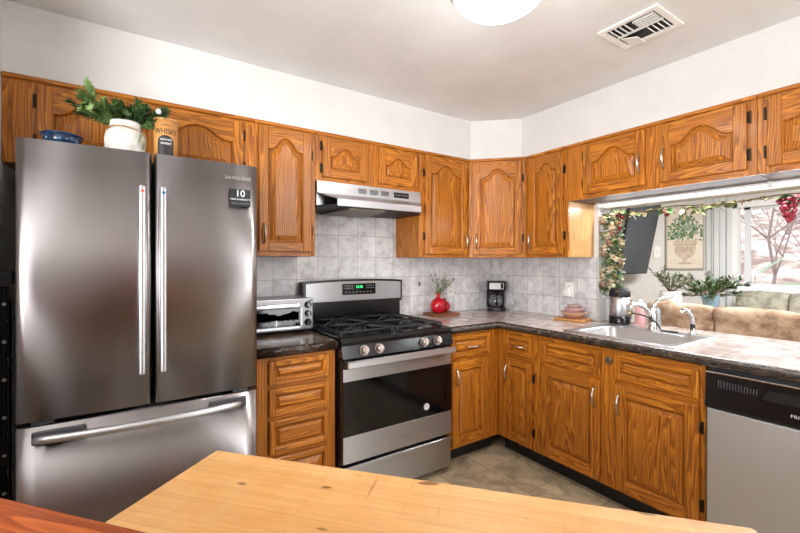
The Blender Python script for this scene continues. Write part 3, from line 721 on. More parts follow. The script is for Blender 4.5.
# sloped visor with tapered ends
bm = G()
lo = [(0, -.33, .088), (W, -.33, .088), (W - .085, -.452, .040), (.078, -.452, .040)]
hi = [(0, -.33, .092), (W, -.33, .092), (W - .085, -.455, .044), (.078, -.455, .044)]
v = [bm.verts.new(p) for p in lo + hi]
for f in ((0, 1, 2, 3), (4, 7, 6, 5), (0, 4, 5, 1), (1, 5, 6, 2), (2, 6, 7, 3), (3, 7, 4, 0)): bm.faces.new([v[i] for i in f])
box(bm, .078, W - .085, -.458, -.448, .000, .043, .002, 0, 1)
obj('visor', bm, STEELL, hd)
bm = G(); prism(bm, [(0, -.02), (W, -.02), (W, -.33), (W - .086, -.449), (.079, -.449), (0, -.33)], .001, .012); obj('underside', bm, BLACKM, hd)
bm = G(); prism(bm, [(.17, -.42), (.43, -.42), (.47, -.06), (.13, -.06)], -.012, .001)
obj('filter', bm, speckled('grease_filter', srgb(70, 62, 54), srgb(130, 118, 104), 220, .4, .6), hd)
bm = G()
for k in range(3):
    for q in range(4): box(bm, .275 + k * .085, .335 + k * .085, -.339, -.333, .108 + q * .008, .113 + q * .008)
obj('vent_slot', bm, DKGREY, fa)
bm = G(); box(bm, .545, .665, -.3405, -.333, .104, .140, .001, 0, 1); sw = obj('switch_panel', bm, BLACK, fa)
bm = G()
for k in range(5): box(bm, .555 + k * .021, .569 + k * .021, -.3445, -.3400, .114, .130, .001, 0, 1)
obj('rocker_switch', bm, DKGREY, sw)

# ---------------------------------------------------------------- dishwasher
dw = thing('dishwasher', 'stainless dishwasher with black control panel under the counter', 'dishwasher', (0, -1.868, 0), RX)
bm = G(); box(bm, .004, .604, -.60, -.03, .09, .868); box(bm, .02, .588, -.56, -.5, 0, .09); obj('body', bm, BLACKM, dw)
bm = G(); box(bm, .003, .605, -.632, -.60, .115, .685, .006); obj('door', bm, STEELL, dw)
bm = G(); prism(bm, [(-.60, .690), (-.640, .690), (-.644, .70), (-.632, .843), (-.60, .848)], .003, .605, 'X'); cpn = obj('control_panel', bm, BLACK, dw)
bm = G(); box(bm, .003, .605, -.640, -.60, .842, .850, .002, 0, 1); obj('chrome_strip', bm, CHROME, cpn)
bm = G(); prism(bm, [(.20, .775), (.405, .775), (.385, .815), (.215, .812)], -.648, -.634, 'Y'); obj('latch_handle', bm, plain('black_gloss', srgb(30, 31, 34), .25), cpn)
bm = G()
for k in range(14): box(bm, .05 + k * .010, .054 + k * .010, -.6415, -.632, .785 + .0, .818 - .0008 * k, .0006, 0, 1)
obj('vent_slot', bm, DKGREY, cpn)
text('lettering', 'FRIGIDAIRE', .018, LETW, cpn, (.335, -.6445, .735), (R(90 - 4.8), 0, 0), spacing=1.1)

# ---------------------------------------------------------------- sink and taps
sk = thing('kitchen_sink', 'single-bowl stainless drop-in sink set in the long countertop', 'sink', (-.33, -1.42, .914))
o = (-.33, -1.42, .914)
bm = G()
def rr(x0, x1, y0, y1, r, z, n=5):
    P = []
    for cx_, cy_, a0 in ((x1 - r, y1 - r, 0), (x0 + r, y1 - r, 90), (x0 + r, y0 + r, 180), (x1 - r, y0 + r, 270)):
        for k in range(n + 1): a = R(a0 + 90 * k / n); P.append((cx_ + r * math.cos(a), cy_ + r * math.sin(a), z))
    return P
loops = [rr(-.598, -.062, -1.735, -1.105, .03, .9145), rr(-.594, -.066, -1.731, -1.109, .03, .920), rr(-.54, -.17, -1.685, -1.16, .06, .9185), rr(-.536, -.176, -1.68, -1.166, .06, .912), rr(-.515, -.196, -1.66, -1.186, .07, .77), rr(-.49, -.22, -1.63, -1.21, .07, .752)]
rgs = [[bm.verts.new(p) for p in L] for L in loops]
for a, b in zip(rgs, rgs[1:]):
    for k in range(len(a)): bm.faces.new((a[k], a[(k + 1) % len(a)], b[(k + 1) % len(b)], b[k])).smooth = True
bm.faces.new(rgs[-1])
obj('basin', rel(bm, o), SINKS, sk)
bm = G(); lathe(bm, [(0, .754), (.04, .754), (.043, .7565), (.03, .757), (.02, .755), (0, .755)], (-.36, -1.42, 0), 24); obj('drain', rel(bm, o), CHROME, sk)
fc = thing('faucet', 'chrome single-lever kitchen faucet on the sink deck with black hose', 'faucet', (-.105, -1.41, .919))
bm = G(); lathe(bm, [(0, 0), (.031, 0), (.031, .006), (.024, .012), (.022, .05), (.021, .10), (.019, .125), (0, .135)], seg=20); obj('body', bm, CHROME, fc)
bm = G(); tube(bm, arc((0, 0, .075), (-.108, .078, .150), (-.052, .038, .148), 12), [.016 + .0015 * (i > 9) for i in range(13)], 10); tube(bm, [(-.107, .077, .158), (-.112, .081, .118)], [.016, .014], 10); sp = obj('spout', bm, CHROME, fc)
bm = G(); cyl(bm, (-.112, .081, .082), (0, 0, 1), .012, .040, 12); cyl(bm, (-.126, .091, .104), (.8, -.6, 0), .008, .036, 8); ball(bm, (-.106, .077, .182), .009); obj('diverter', bm, plain('brass_fitting', srgb(150, 132, 104), .3, 1), sp)
bm = G(); tube(bm, arc((0, 0, .12), (.095, -.07, .205), (.03, -.02, .185), 8), [.013, .012, .010, .008, .007, .007, .0075, .008, .007], 8); obj('lever', bm, CHROME, fc)
bm = G(); tube(bm, arc((-.110, .076, .10), (-.03, -.06, .006), (-.05, -.005, .075), 14) + [Vector((.0, -.14, .004))], .0045, 8); obj('hose', bm, BLACKM, fc)
sy = thing('side_sprayer', 'chrome side sprayer standing on the sink deck right of the faucet', 'sprayer', (-.105, -1.622, .919))
bm = G(); lathe(bm, [(0, 0), (.022, 0), (.020, .01), (.014, .016), (.013, .03), (0, .03)], seg=16); obj('holder', bm, CHROME, sy)
bm = G(); lathe(bm, [(0, .03), (.012, .03), (.013, .055), (0, .056)], seg=14); obj('grip', bm, BLACK, sy)
bm = G(); tube(bm, [(0, 0, .055), (-.002, 0, .10), (-.02, .01, .135), (-.055, .03, .142)], [.012, .013, .014, .013], 10); obj('head', bm, CHROME, sy)

# ---------------------------------------------------------------- counter-top items
TT = .914
to = thing('toaster_oven', 'silver toaster oven with glass door and three dials', 'toaster oven', (-2.262, 0, .9145))
tw = -1.868 + 2.262 - .002; y0, y1 = -.285, -.04; th = .205
bm = G(); box(bm, 0, tw, y0, y1, .015, th, .008, 0, 2)
obj('body', bm, plain('toaster_silver', srgb(150, 150, 152), .35, .8), to)
for x in (.03, tw - .03):
    for y in (y0 + .03, y1 - .03):
        bm = G(); cyl(bm, (x, y, 0), (0, 0, 1), .012, .016, 10); obj('foot', bm, BLACKM, to)
dx1 = tw - .075
bm = G(); box(bm, .012, dx1, y0 - .010, y0 - .001, .03, .150, .003, 0, 1); d_ = obj('door', bm, plain('toaster_glass', srgb(20, 20, 22), .06), to)
bm = G()
for a in ((.012, dx1, .030, .042), (.012, .022, .03, .15), (dx1 - .010, dx1, .03, .15)): box(bm, a[0], a[1], y0 - .013, y0 - .009, a[2], a[3])
obj('door_frame', bm, STEELL, d_)
bm = G(); box(bm, .03, dx1 - .02, y0 - .034, y0 - .018, .158, .176, .005); box(bm, .035, .05, y0 - .02, y0, .158, .172); box(bm, dx1 - .05, dx1 - .035, y0 - .02, y0, .158, .172); obj('handle', bm, CHROME, to)
bm = G()
prevr = None
for i in range(18):
    x = .03 + (dx1 - .05) * i / 17; row = [bm.verts.new((x, y0 - .0106, z)) for z in (.078 + random.uniform(-.006, .006), .100 + random.uniform(-.005, .005), .122 + .01 * math.sin(i * .5) + random.uniform(-.006, .006))]
    if prevr:
        for k in range(2): bm.faces.new((prevr[k], prevr[k + 1], row[k + 1], row[k]))
    prevr = row
bmesh.ops.solidify(bm, geom=bm.faces[:], thickness=.0006)
obj('foil', bm, plain('foil', srgb(225, 225, 228), .25, .9), d_, 'crumpled foil seen behind the toaster oven glass')
bm = G()
for k in range(9): tube(bm, [(.024, y0 - .0105, .05 + .004 * k), (dx1 - .012, y0 - .0105, .05 + .004 * k)], .0004, 4)
obj('rack', bm, CHROME, d_)
for k in range(3):
    bm = G(); c = (tw - .036, y0 - .002, .060 + .052 * k); cyl(bm, c, (0, -1, 0), .021, .004, 20); cyl(bm, (c[0], c[1] - .004, c[2]), (0, -1, 0), .016, .016, 20)
    kb = obj('dial', bm, BLACK, to); bm = G(); box(bm, -.0025, .0025, -.003, 0, -.015, .015, .0005, 0, 1, Matrix.Translation((c[0], c[1] - .020, c[2])) @ Matrix.Rotation(.6 - k * .6, 4, 'Y')); obj('pointer', bm, CHROME, kb)
bm = G(); box(bm, tw - .03, tw - .012, y0 - .0015, y0, .185, .193); obj('nameplate', bm, BLACK, to)

cb = thing('cutting_board', 'small dark wooden board on the counter beneath the red vases', 'cutting board', (-.735, -.125, TT + .0005), R(-8))
bm = G(); box(bm, -.125, .125, -.085, .085, 0, .018, .004); obj('plank', bm, BOARDW, cb)
def vase(label, loc, r, h, neck):
    t = thing('red_vase', label, 'vase', loc, 0, 'red vases on the wooden board')
    prof = [(0, 0), (r * .45, 0), (r * .75, r * .18), (r * .97, r * .6), (r, r * .95), (r * .93, r * 1.3), (r * .7, r * 1.68), (r * .35, r * 1.88), (neck, r * 2.0), (neck * .9, h * .93), (neck * 1.3, h), (neck * 1.05, h), (neck * .7, h * .94), (neck * .7, r * 2.0), (0, r * 1.9)]
    bm = G(); lathe(bm, prof, seg=30)
    for v in bm.verts:   # faceted dents
        a = math.atan2(v.co.y, v.co.x); q = 1 + .045 * math.cos(5 * a + v.co.z * 40) * max(0, math.sin(PI * min(1, v.co.z / (2 * r)))); v.co.x *= q; v.co.y *= q
    obj('body', bm, REDG, t); return t
v1 = vase('larger round red glazed vase holding leafy sprigs', (-.762, -.115, TT + .019), .062, .155, .014)
v2 = vase('smaller red pomegranate-shaped vase right of the larger one', (-.668, -.085, TT + .019), .045, .098, .011)
bm = G()
for k in range(6):
    a = k * PI / 3; p = Vector((.011 * math.cos(a), .011 * math.sin(a), .092)); f = [bm.verts.new(p + Vector((-math.sin(a), math.cos(a), 0)) * .007), bm.verts.new(p - Vector((-math.sin(a), math.cos(a), 0)) * .007), bm.verts.new(p + Vector((math.cos(a), math.sin(a), 0)) * .008 + Vector((0, 0, .024)))]; bm.faces.new(f)
bmesh.ops.solidify(bm, geom=bm.faces[:], thickness=.002); obj('crown', bm, REDG, v2)
PALEL = speckled('white_tip', srgb(190, 200, 184), srgb(232, 236, 228), 60, .6)
sg = thing('leafy_sprigs', 'thin sage and white-tipped sprigs standing in the larger red vase', 'sprigs', (-.762, -.115, TT + .15))
for i in range(20):
    d = Vector((random.uniform(-.45, 1.0), random.uniform(-.5, .12), random.uniform(.7, 1.2))); L = random.uniform(.12, .20)
    bm = G(); d.normalize(); pts = [Vector((0, 0, -.03)), Vector((0, 0, 0)) + d * L * .33, d * L * .66 + Vector((.01, 0, .0)), d * L]
    tube(bm, pts, [.0014, .0012, .001, .0007], 5, 1)
    for k in range(22):
        t = random.uniform(.3, 1); p = d * L * t; leaf(bm, p, d + Vector((random.uniform(-1, 1), random.uniform(-1, 1), random.uniform(-.5, .6))), random.uniform(.012, .022), .009, .1, (0, 3, 0, 2)[k % 4])
    obj('sprig', bm, [SAGE, TWIG, GREEN, PALEL], sg)
bm = G()
for k in range(14): leaf(bm, (random.uniform(-.012, .012), random.uniform(-.012, .012), .01 + .004 * k), (random.uniform(-1, 1), random.uniform(-1, .4), .8), .045, .02, .2)
obj('leaf_tuft', bm, speckled('bright_leaf', srgb(110, 150, 60), srgb(160, 190, 100), 30, .5), sg)
bm = G(); tube(bm, arc((0, 0, .0), (-.115, .095, .10), (-.06, .03, .075), 8), .0007, 4, 1)
for d in ((-1, 0, .3), (-.5, -.3, -.6), (-.9, -.2, -.2), (-.2, -.2, .8)): leaf(bm, (-.112, .092, .098), d, .024, .014, .1, 0)
obj('sprig', bm, [plain('dark_leaf', srgb(70, 70, 72), .6), TWIG], sg)

cm = thing('coffee_maker', 'small black drip coffee maker in the counter corner', 'coffee maker', (-.135, -.14, TT + .0005), -R(42))
bm = G(); box(bm, -.075, .075, -.10, .09, 0, .035, .008); box(bm, -.075, .075, .02, .09, .035, .20, .004); obj('base', bm, BLACK, cm)
bm = G(); box(bm, -.077, .077, -.085, .092, .175, .258, .010); hd_ = obj('brew_head', bm, BLACK, cm)
bm = G(); box(bm, -.060, .060, -.0885, -.084, .188, .245, .002, 0, 1); pl = obj('steel_panel', bm, STEELL, hd_)
bm = G(); box(bm, .035, .055, -.0905, -.088, .195, .24, .001, 0, 1); obj('display', bm, BLKGL, pl)
bm = G(); lathe(bm, [(0, .038), (.045, .038), (.056, .055), (.058, .085), (.05, .12), (.036, .142), (.034, .142), (.048, .12), (.055, .085), (.053, .057), (0, .042)], (0, -.035, 0), 24)
cf = obj('carafe', bm, tint('carafe_glass', srgb(120, 120, 122), .45), cm)
bm = G(); cyl(bm, (0, -.035, .142), (0, 0, 1), .040, .018, 24); tube(bm, [(0, -.075, .148), (0, -.118, .138), (0, -.122, .09), (0, -.095, .06)], .010, 8); obj('carafe_handle', bm, BLACK, cf)
bm = G(); box(bm, -.03, .03, -.1025, -.099, .01, .025, .001, 0, 1); obj('switch_plate', bm, DKGREY, cm)

cu = thing('glass_cup', 'small stemmed glass cup beside the coffee maker', 'cup', (-.045, -.245, TT + .0005))
bm = G(); lathe(bm, [(0, 0), (.022, 0), (.02, .004), (.005, .01), (.005, .02), (.02, .03), (.028, .05), (.029, .078), (.0275, .078), (.026, .05), (.018, .033), (0, .026)], seg=20); obj('bowl', bm, GLASS, cu)
bm = G(); lathe(bm, [(0, .029), (.016, .034), (.022, .045), (.02, .056), (0, .062)], seg=16); obj('filling', bm, speckled('dried_filling', srgb(110, 74, 58), srgb(190, 160, 140), 60, .6), cu)

bd_ = thing('serving_board', 'light wooden board under the stacked glass bowls', 'board', (-.125, -.885, TT + .0005), RX + R(6))
bm = G(); box(bm, -.115, .105, -.07, .07, 0, .016, .005); obj('plank', bm, BOARDL, bd_)
def glassbowl(lab, z, r, h, m, seg=32, flute=.05, inv=False):
    t = thing('glass_bowl', lab, 'bowl', (-.125, -.885, z), 0, 'stacked glass bowls')
    prof = [(0, 0), (r * .45, 0), (r * .62, h * .18), (r * .88, h * .6), (r, h), (r * .97, h), (r * .84, h * .62), (r * .58, h * .24), (0, h * .12)]
    bm = G(); lathe(bm, prof, seg=seg)
    for v in bm.verts:
        a = math.atan2(v.co.y, v.co.x); q = 1 + flute * math.cos(10 * a) * (v.co.z / h); v.co.x *= q; v.co.y *= q
    obj('body', bm, m, t)
glassbowl('wide amber scalloped glass bowl, lowest of the stack', TT + .0175, .092, .048, AMBER)
glassbowl('pink scalloped glass bowl, middle of the stack', TT + .046, .066, .048, PINKG)
glassbowl('small brownish glass bowl, topmost of the stack', TT + .072, .045, .042, tint('smoky_glass', srgb(176, 150, 138), .6))

ap = thing('thermal_carafe', 'steel thermal carafe with black lid and base behind the sink', 'carafe', (.0, -1.150, TT + .0005))
bm = G(); lathe(bm, [(0, 0), (.063, 0), (.066, .006), (.066, .052), (0, .052)], seg=32); obj('base', bm, BLACK, ap)
bm = G(); lathe(bm, [(.0, .052), (.064, .052), (.064, .185), (0, .185)], seg=32); obj('body', bm, STEELL, ap)
bm = G(); lathe(bm, [(0, .185), (.065, .185), (.067, .192), (.066, .225), (.058, .232), (.054, .244), (0, .246)], seg=32); lid = obj('lid', bm, BLACKM, ap)
bm = G(); box(bm, -.072, -.062, -.03, -.012, .19, .226, .003, 0, 1); obj('spout', bm, CHROME, lid)
bm = G(); tube(bm, [(.045, .03, .22), (.07, .05, .20), (.07, .05, .12), (.05, .035, .1)], .008, 8); obj('handle', bm, BLACK, ap)
bm = G(); cyl(bm, (-.02, -.055, .05), (-.2, -1, 0), .004, .04, 8); obj('lever', bm, BLACK, ap)

wv = thing('white_vase', 'white frosted glass canister on the ledge behind the carafe', 'canister', (.093, -1.056, TT + .0005))
bm = G(); lathe(bm, [(0, 0), (.045, 0), (.05, .01), (.05, .16), (.044, .18), (.041, .18), (.046, .16), (.046, .012), (0, .01)], seg=24); obj('body', bm, M('frosted').set(Base_Color=srgb(236, 240, 242), Roughness=.3, Transmission_Weight=.4).m, wv)
bm = G(); tube(bm, [(.051 * math.cos(a), .051 * math.sin(a), .165) for a in [2 * PI * k / 24 for k in range(25)]], .002, 5); obj('band', bm, NICKEL, wv)
def bottle(lab, loc, r, h, m, capm):
    t = thing('soap_bottle', lab, 'bottle', loc, 0, 'soap bottles behind the faucet')
    bm = G(); lathe(bm, [(0, 0), (r * .95, 0), (r, .006), (r, h * .68), (r * .8, h * .78), (r * .36, h * .85), (r * .36, h * .9), (0, h * .9)], seg=20)
    for v in bm.verts: v.co.x *= .62
    obj('body', bm, m, t)
    bm = G(); lathe(bm, [(0, h * .9), (r * .42, h * .9), (r * .42, h * .98), (r * .2, h), (0, h)], seg=14); obj('cap', bm, capm, t)
bottle('pink soap bottle on the ledge beside the thermal carafe', (.085, -1.245, TT + .0005), .036, .165, M('pink_soap').set(Base_Color=srgb(240, 188, 186), Roughness=.2, Transmission_Weight=.3).m, WHITEP)
bottle('pale clear soap bottle behind the faucet base', (.085, -1.335, TT + .0005), .034, .15, M('clear_soap').set(Base_Color=srgb(216, 228, 232), Roughness=.12, Transmission_Weight=.6).m, WHITEP)

# outlets
def plate(name, lab, cat, loc, rz, w_=.072, h_=.115, kind='outlet', group=None):
    t = thing(name, lab, cat, loc, rz, group)
    bm = G(); box(bm, -w_ / 2, w_ / 2, -.006, -.0005, 0, h_, .002, 0, 1); obj('cover_plate', bm, WHITEP, t)
    if kind == 'outlet':
        for z in (.036, .079):
            bm = G(); box(bm, -.017, .017, -.0085, -.006, z - .014, z + .014, .003, 0, 1); s = obj('socket', bm, plain('socket', srgb(228, 226, 220), .4), t)
            bm = G(); box(bm, -.008, -.005, -.0092, -.0084, z - .004, z + .007); box(bm, .005, .008, -.0092, -.0084, z - .004, z + .007); obj('slots', bm, BLACKM, s)
    else:
        bm = G(); box(bm, -.005, .005, -.016, -.006, h_ * .45, h_ * .62, .002, 0, 1); obj('toggle', bm, plain('toggle', srgb(206, 200, 188), .4), t)
    return t
plate('wall_outlet', 'white double outlet on the tiles right of the red vases', 'outlet', (-.545, -.0085, 1.050), 0)
plate('wall_outlet', 'white double outlet on the tiles above the glass bowls', 'outlet', (-.0085, -.775, 1.068), RX)
nl = thing('night_light', 'white plug-in night light in the outlet above the glass bowls', 'night light', (-.0185, -.775, 1.075), RX)
bm = G(); box(bm, -.028, .028, -.03, 0, 0, .05, .008); obj('housing', bm, WHITEP, nl); bm = G(); cyl(bm, (0, -.005, .05), (0, 0, 1), .014, .02, 14); obj('lens', bm, plain('lens', srgb(245, 243, 236), .3), nl)

# ---------------------------------------------------------------- lamps and vent
cl = thing('ceiling_light', 'round frosted dome ceiling light with a brushed metal rim', 'ceiling light', (-1.585, -1.52, CZ))
bm = G(); lathe(bm, [(0, 0), (.190, 0), (.200, -.008), (.198, -.020), (.188, -.026), (.17, -.026), (.17, -.015), (0, -.015)], seg=48); obj('rim', bm, NICKEL, cl)
bm = G(); lathe(bm, [(.184, -.024)] + [(.184 * math.cos(a), -.027 - .095 * math.sin(a)) for a in [PI / 2 * k / 10 for k in range(11)]], seg=48); obj('shade', bm, LAMP, cl)
pl_ = bpy.data.lights.new('ceiling_bulb', 'AREA'); pl_.shape = 'DISK'; pl_.size = .3; pl_.energy = 9; pl_.color = (1, .96, .9)
po = bpy.data.objects.new('ceiling_bulb', pl_); C.objects.link(po); po.location = (0, 0, -.126); po.parent = cl

gl_ = bpy.data.lights.new('ceiling_bulb_glow', 'POINT'); gl_.energy = 7; gl_.shadow_soft_size = .15; gl_.color = (.98, .98, 1)
go = bpy.data.objects.new('ceiling_bulb_glow', gl_); C.objects.link(go); go.location = (0, 0, -.42); go.parent = cl
ul = thing('under_cabinet_light', 'long white fluorescent strip under the cabinets above the pass-through', 'light', (-.022, -1.02, 1.7518))
L_ = 1.75
bm = G(); box(bm, -.02, .02, -L_, 0, -.014, 0, .003, 0, 1); obj('housing', bm, TRIMW, ul)
bm = G(); box(bm, -.016, .016, -L_ + .03, -.03, -.020, -.014); obj('diffuser', bm, TUBE, ul)
for y in (-.012, -.93):
    bm = G(); box(bm, -.05, -.02, y - .012, y + .012, -.03, -.001, .003, 0, 1); obj('bracket', bm, WHITEP, ul)
al = bpy.data.lights.new('under_cabinet_tube', 'AREA'); al.shape = 'RECTANGLE'; al.size = .03; al.size_y = L_ - .1; al.energy = 23; al.color = (.93, .96, 1)
ao = bpy.data.objects.new('under_cabinet_tube', al); C.objects.link(ao); ao.parent = ul; ao.location = (-.0, -L_ / 2, -.0215); ao.rotation_euler = (0, R(25), 0)

vt = thing('ceiling_vent', 'white rectangular ceiling register with open louvers', 'vent', (-.80, -1.668, CZ))
bm = G()
for a in ((-.128, -.100, -.133, .133), (.100, .128, -.133, .133), (-.1, .1, -.133, -.105), (-.1, .1, .105, .133)): box(bm, a[0], a[1], a[2], a[3], -.010, -.0005, .002, 0, 1)
obj('frame', bm, WHITEP, vt)
bm = G(); box(bm, -.1, .1, -.105, .105, -.002, -.0005); obj('duct_opening', bm, BLACKM, vt)
for k in range(5):   # straight louvers
    bm = G(); box(bm, -.002, .002, -.1, -.012, -.008, .008, 0, 0, 1, Matrix.Translation((-.088 + .018 * k, 0, -.010)) @ Matrix.Rotation(.6, 4, 'Y')); obj('louver', bm, WHITEP, vt)
for y0_, n_, x0_, x1_ in ((-.095, 4, .012, .095), (.02, 4, -.095, -.012)):   # cross louvers
    for k in range(n_):
        bm = G(); box(bm, x0_, x1_, -.002, .002, -.008, .008, 0, 0, 1, Matrix.Translation((0, y0_ + .022 * k, -.010)) @ Matrix.Rotation(-.6, 4, 'X')); obj('louver', bm, WHITEP, vt)
bm = G(); box(bm, .012, .095, -.04, .04, -.002, .002, 0, 0, 1, Matrix.Translation((0, .055, -.020)) @ Matrix.Rotation(.3, 4, 'X')); obj('damper', bm, WHITEP, vt)
bm = G(); box(bm, -.005, .005, -.1, .1, -.009, -.002); obj('divider', bm, WHITEP, vt)

# ---------------------------------------------------------------- foreground butcher block and bar top
c0 = Vector((-2.624, -1.638)); e = (Vector((-1.954, -2.399)) - c0).normalized(); ang = math.atan2(e.y, e.x)
L_ = (Vector((-1.954, -2.399)) - c0).length
bb = thing('butcher_block', 'worn maple butcher-block work table in the foreground', 'work table', (c0.x, c0.y, 0), ang)
BWd = .47
bm = G(); box(bm, 0, L_, -BWd, 0, .862, .914, .006, 0, 2); obj('block_top', bm, BB, bb)
bm = G()
for a in ((.05, L_ - .05, -.075, -.05), (.05, L_ - .05, -BWd + .03, -BWd + .055), (.05, .075, -BWd + .055, -.075), (L_ - .075, L_ - .05, -BWd + .055, -.075)): box(bm, *a, .76, .862)
obj('apron', bm, OAKH, bb)
for x in (.05, L_ - .11):
    for y in (-.11, -BWd + .03):
        bm = G(); box(bm, x, x + .06, y, y + .06, 0, .862, .004, 0, 1); obj('leg', bm, OAK, bb)
bm = G(); box(bm, .05, L_ - .05, -BWd + .03, -.05, .2, .225); obj('shelf', bm, OAKH, bb)
# the red-brown bar ledge that overlaps the block's near side
q0, q1 = Vector((-2.945, -1.80)), Vector((-2.754, -2.024)); e2 = (q1 - q0).normalized()
bt = thing('bar_top', 'red-brown wooden bar top at the lower left corner beside the butcher block', 'bar', (q0.x, q0.y, 0), math.atan2(e2.y, e2.x))
bm = G(); box(bm, -1.6, 1.1, -.30, 0, .952, .99, .005, 0, 2); obj('ledge', bm, BAR, bt)
bm = G(); box(bm, -1.55, 1.05, -.26, -.16, 0, .952); obj('panel', bm, OAKH, bt)

# ---------------------------------------------------------------- living room
SOFA = M('tan_patchwork').set(Roughness=.8)
_v = SOFA.co(); _vo = SOFA.n('ShaderNodeTexVoronoi'); _vo.inputs['Scale'].default_value = 9; SOFA.l(_v, _vo.inputs['Vector'])
_c = SOFA.ramp(SOFA.noise(_v, 9, 5, .65), [(.32, srgb(140, 108, 88)), (.5, srgb(206, 174, 148)), (.68, srgb(232, 210, 188))])
_hs = SOFA.ramp(_vo.outputs['Color'], [(.2, (.75, .72, .68, 1)), (.8, (1.1, 1.08, 1.05, 1))])
SOFA.col(SOFA.mix(.8, _c, _hs, 'MULTIPLY')); SOFA = SOFA.m
SOFG = speckled('grey_green_fabric', srgb(134, 130, 116), srgb(178, 174, 160), 14, .85, 0, .1)
def sofa(lab, loc, rz, n, sw_, top, mats, arms=True):
    """back at local y=0 facing +y side; seats toward +y"""
    t = thing('sofa', lab, 'sofa', loc, rz); Wt = n * sw_
    bm = G(); box(bm, -.02, Wt + .02, .05, .85, .08, .42, .03)
    for x in (.05, Wt - .1):
        for y in (.1, .75): box(bm, x, x + .05, y, y + .05, 0, .08)
    obj('base', bm, mats, t)
    for k in range(n):
        x0, x1 = k * sw_ + .006, (k + 1) * sw_ - .006
        prof = [(.26, .42), (.06, .42), (.04, .5), (.035, top - .16), (.045, top - .13), (.02, top - .11), (.0, top - .07), (.015, top - .02), (.07, top), (.14, top - .01), (.2, top - .06), (.22, top - .15), (.28, .6)]
        bm = G(); N = 9; rings = []
        for i in range(N):
            u = i / (N - 1); x = x0 + (x1 - x0) * u; s = 1 - .10 * abs(2 * u - 1) ** 6
            rings.append([bm.verts.new((x, .13 + (a - .13) * s, .42 + (z - .42) * (1 - .03 * abs(2 * u - 1) ** 4))) for a, z in prof])
        for a, b in zip(rings, rings[1:]):
            for q in range(len(prof)): bm.faces.new((a[q], a[(q + 1) % len(prof)], b[(q + 1) % len(prof)], b[q])).smooth = True
        for rg_ in (rings[0], rings[-1]): bm.faces.new(rg_)
        obj('back_cushion', bm, mats, t)
        bm = G(); box(bm, x0, x1, .26, .86, .42, .54, .04); obj('seat_cushion', bm, mats, t)
    for x in (-.2, Wt + .02) if arms else ():
        bm = G(); box(bm, x, x + .18, .05, .88, .08, .62, .05); obj('armrest', bm, mats, t)
    return t
# back toward the kitchen, seats toward the window: local +y -> world +x
sofa('tan patchwork sofa with rolled back, beyond the pass-through', (1.10, -.79, 0), -R(90), 3, .515, .985, SOFA)
sofa('grey-green sofa against the wall below the living room window', (3.68, -2.70, 0), R(90), 4, .49, .985, SOFG, False)

diagn = R(-45)
def dpt(px_off): pass
tv = thing('television', 'dark flat television tilted down on the living room wall', 'television', (2.68, .1, 1.18), 0)
tilt = R(11); TM = Matrix.Rotation(tilt, 4, 'X')
bm = G(); box(bm, -.38, .38, -.0, .035, 0, .98, .004, 0, 1, TM); obj('casing', bm, BLACKM, tv)
bm = G(); box(bm, -.366, .366, -.002, .001, .015, .965, 0, 0, 1, TM); obj('screen', bm, plain('tv_screen', srgb(52, 58, 64), .22), tv)
bm = G(); box(bm, -.02, .02, -.06, .62, .46, .50); box(bm, -.1, .1, .60, .62, .38, .58); obj('bracket', bm, BLACKM, tv)
plate('light_switch', 'white light switch between the television and the urn picture', 'light switch', (3.336, .098, 1.39), diagn, .085, .17, 'switch')
pc = thing('urn_picture', 'framed canvas of a leafy plant in a stone urn on the living room wall', 'picture', (3.576, -.140, 1.245), diagn)
bm = G(); box(bm, -.225, .225, -.03, -.002, 0, .84, .003, 0, 1); obj('canvas', bm, CANVAS, pc)
bm = G()
for a in ((-.235, -.218, 0, .85), (.218, .235, 0, .85), (-.235, .235, -.008, .012), (-.235, .235, .835, .85)): box(bm, a[0], a[1], -.034, -.001, a[2], a[3])
obj('frame', bm, plain('grey_frame', srgb(168, 160, 150), .6), pc)
URN = speckled('urn_paint', srgb(176, 156, 136), srgb(212, 198, 180), 20, .8, stretch=(3, 1, .6))
half = [(.075, .06), (.07, .085), (.03, .10), (.03, .135), (.07, .155), (.115, .20), (.135, .26), (.13, .33), (.145, .335), (.15, .39), (.12, .395)]
bm = G(); prism(bm, [(x, z) for x, z in half] + [(-x, z) for x, z in reversed(half)], -.0325, -.0302, 'Y'); obj('urn', bm, URN, pc)
USH = plain('urn_shade', srgb(172, 152, 132), .8)
bm = G(); box(bm, -.13, .13, -.0330, -.0324, .325, .337); obj('urn_band', bm, USH, pc)
bm = G(); box(bm, -.09, .09, -.0330, -.0324, .07, .078); obj('urn_foot_line', bm, USH, pc)
for k in range(6):
    bm = G(); box(bm, -.105 + .038 * k, -.093 + .038 * k, -.0330, -.0324, .22, .305); obj('urn_flute', bm, USH, pc)
bm = G()
for k in range(300):
    x = random.gauss(0, .105); x = max(-.18, min(.18, x)); z = random.uniform(.39, .76 - abs(x) * .9); a = random.uniform(-1.2, 1.2) + x * 4; l_ = random.uniform(.04, .07); d = Vector((math.sin(a), 0, math.cos(a))); s = Vector((d.z, 0, -d.x)) * .012
    p = Vector((x, -.0308 - .00001 * k, z)); f = bm.faces.new([bm.verts.new(p), bm.verts.new(p + d * l_ * .5 + s), bm.verts.new(p + d * l_), bm.verts.new(p + d * l_ * .5 - s)]); f.material_index = k % 2
obj('foliage', bm, [GREEN, SAGE], pc)

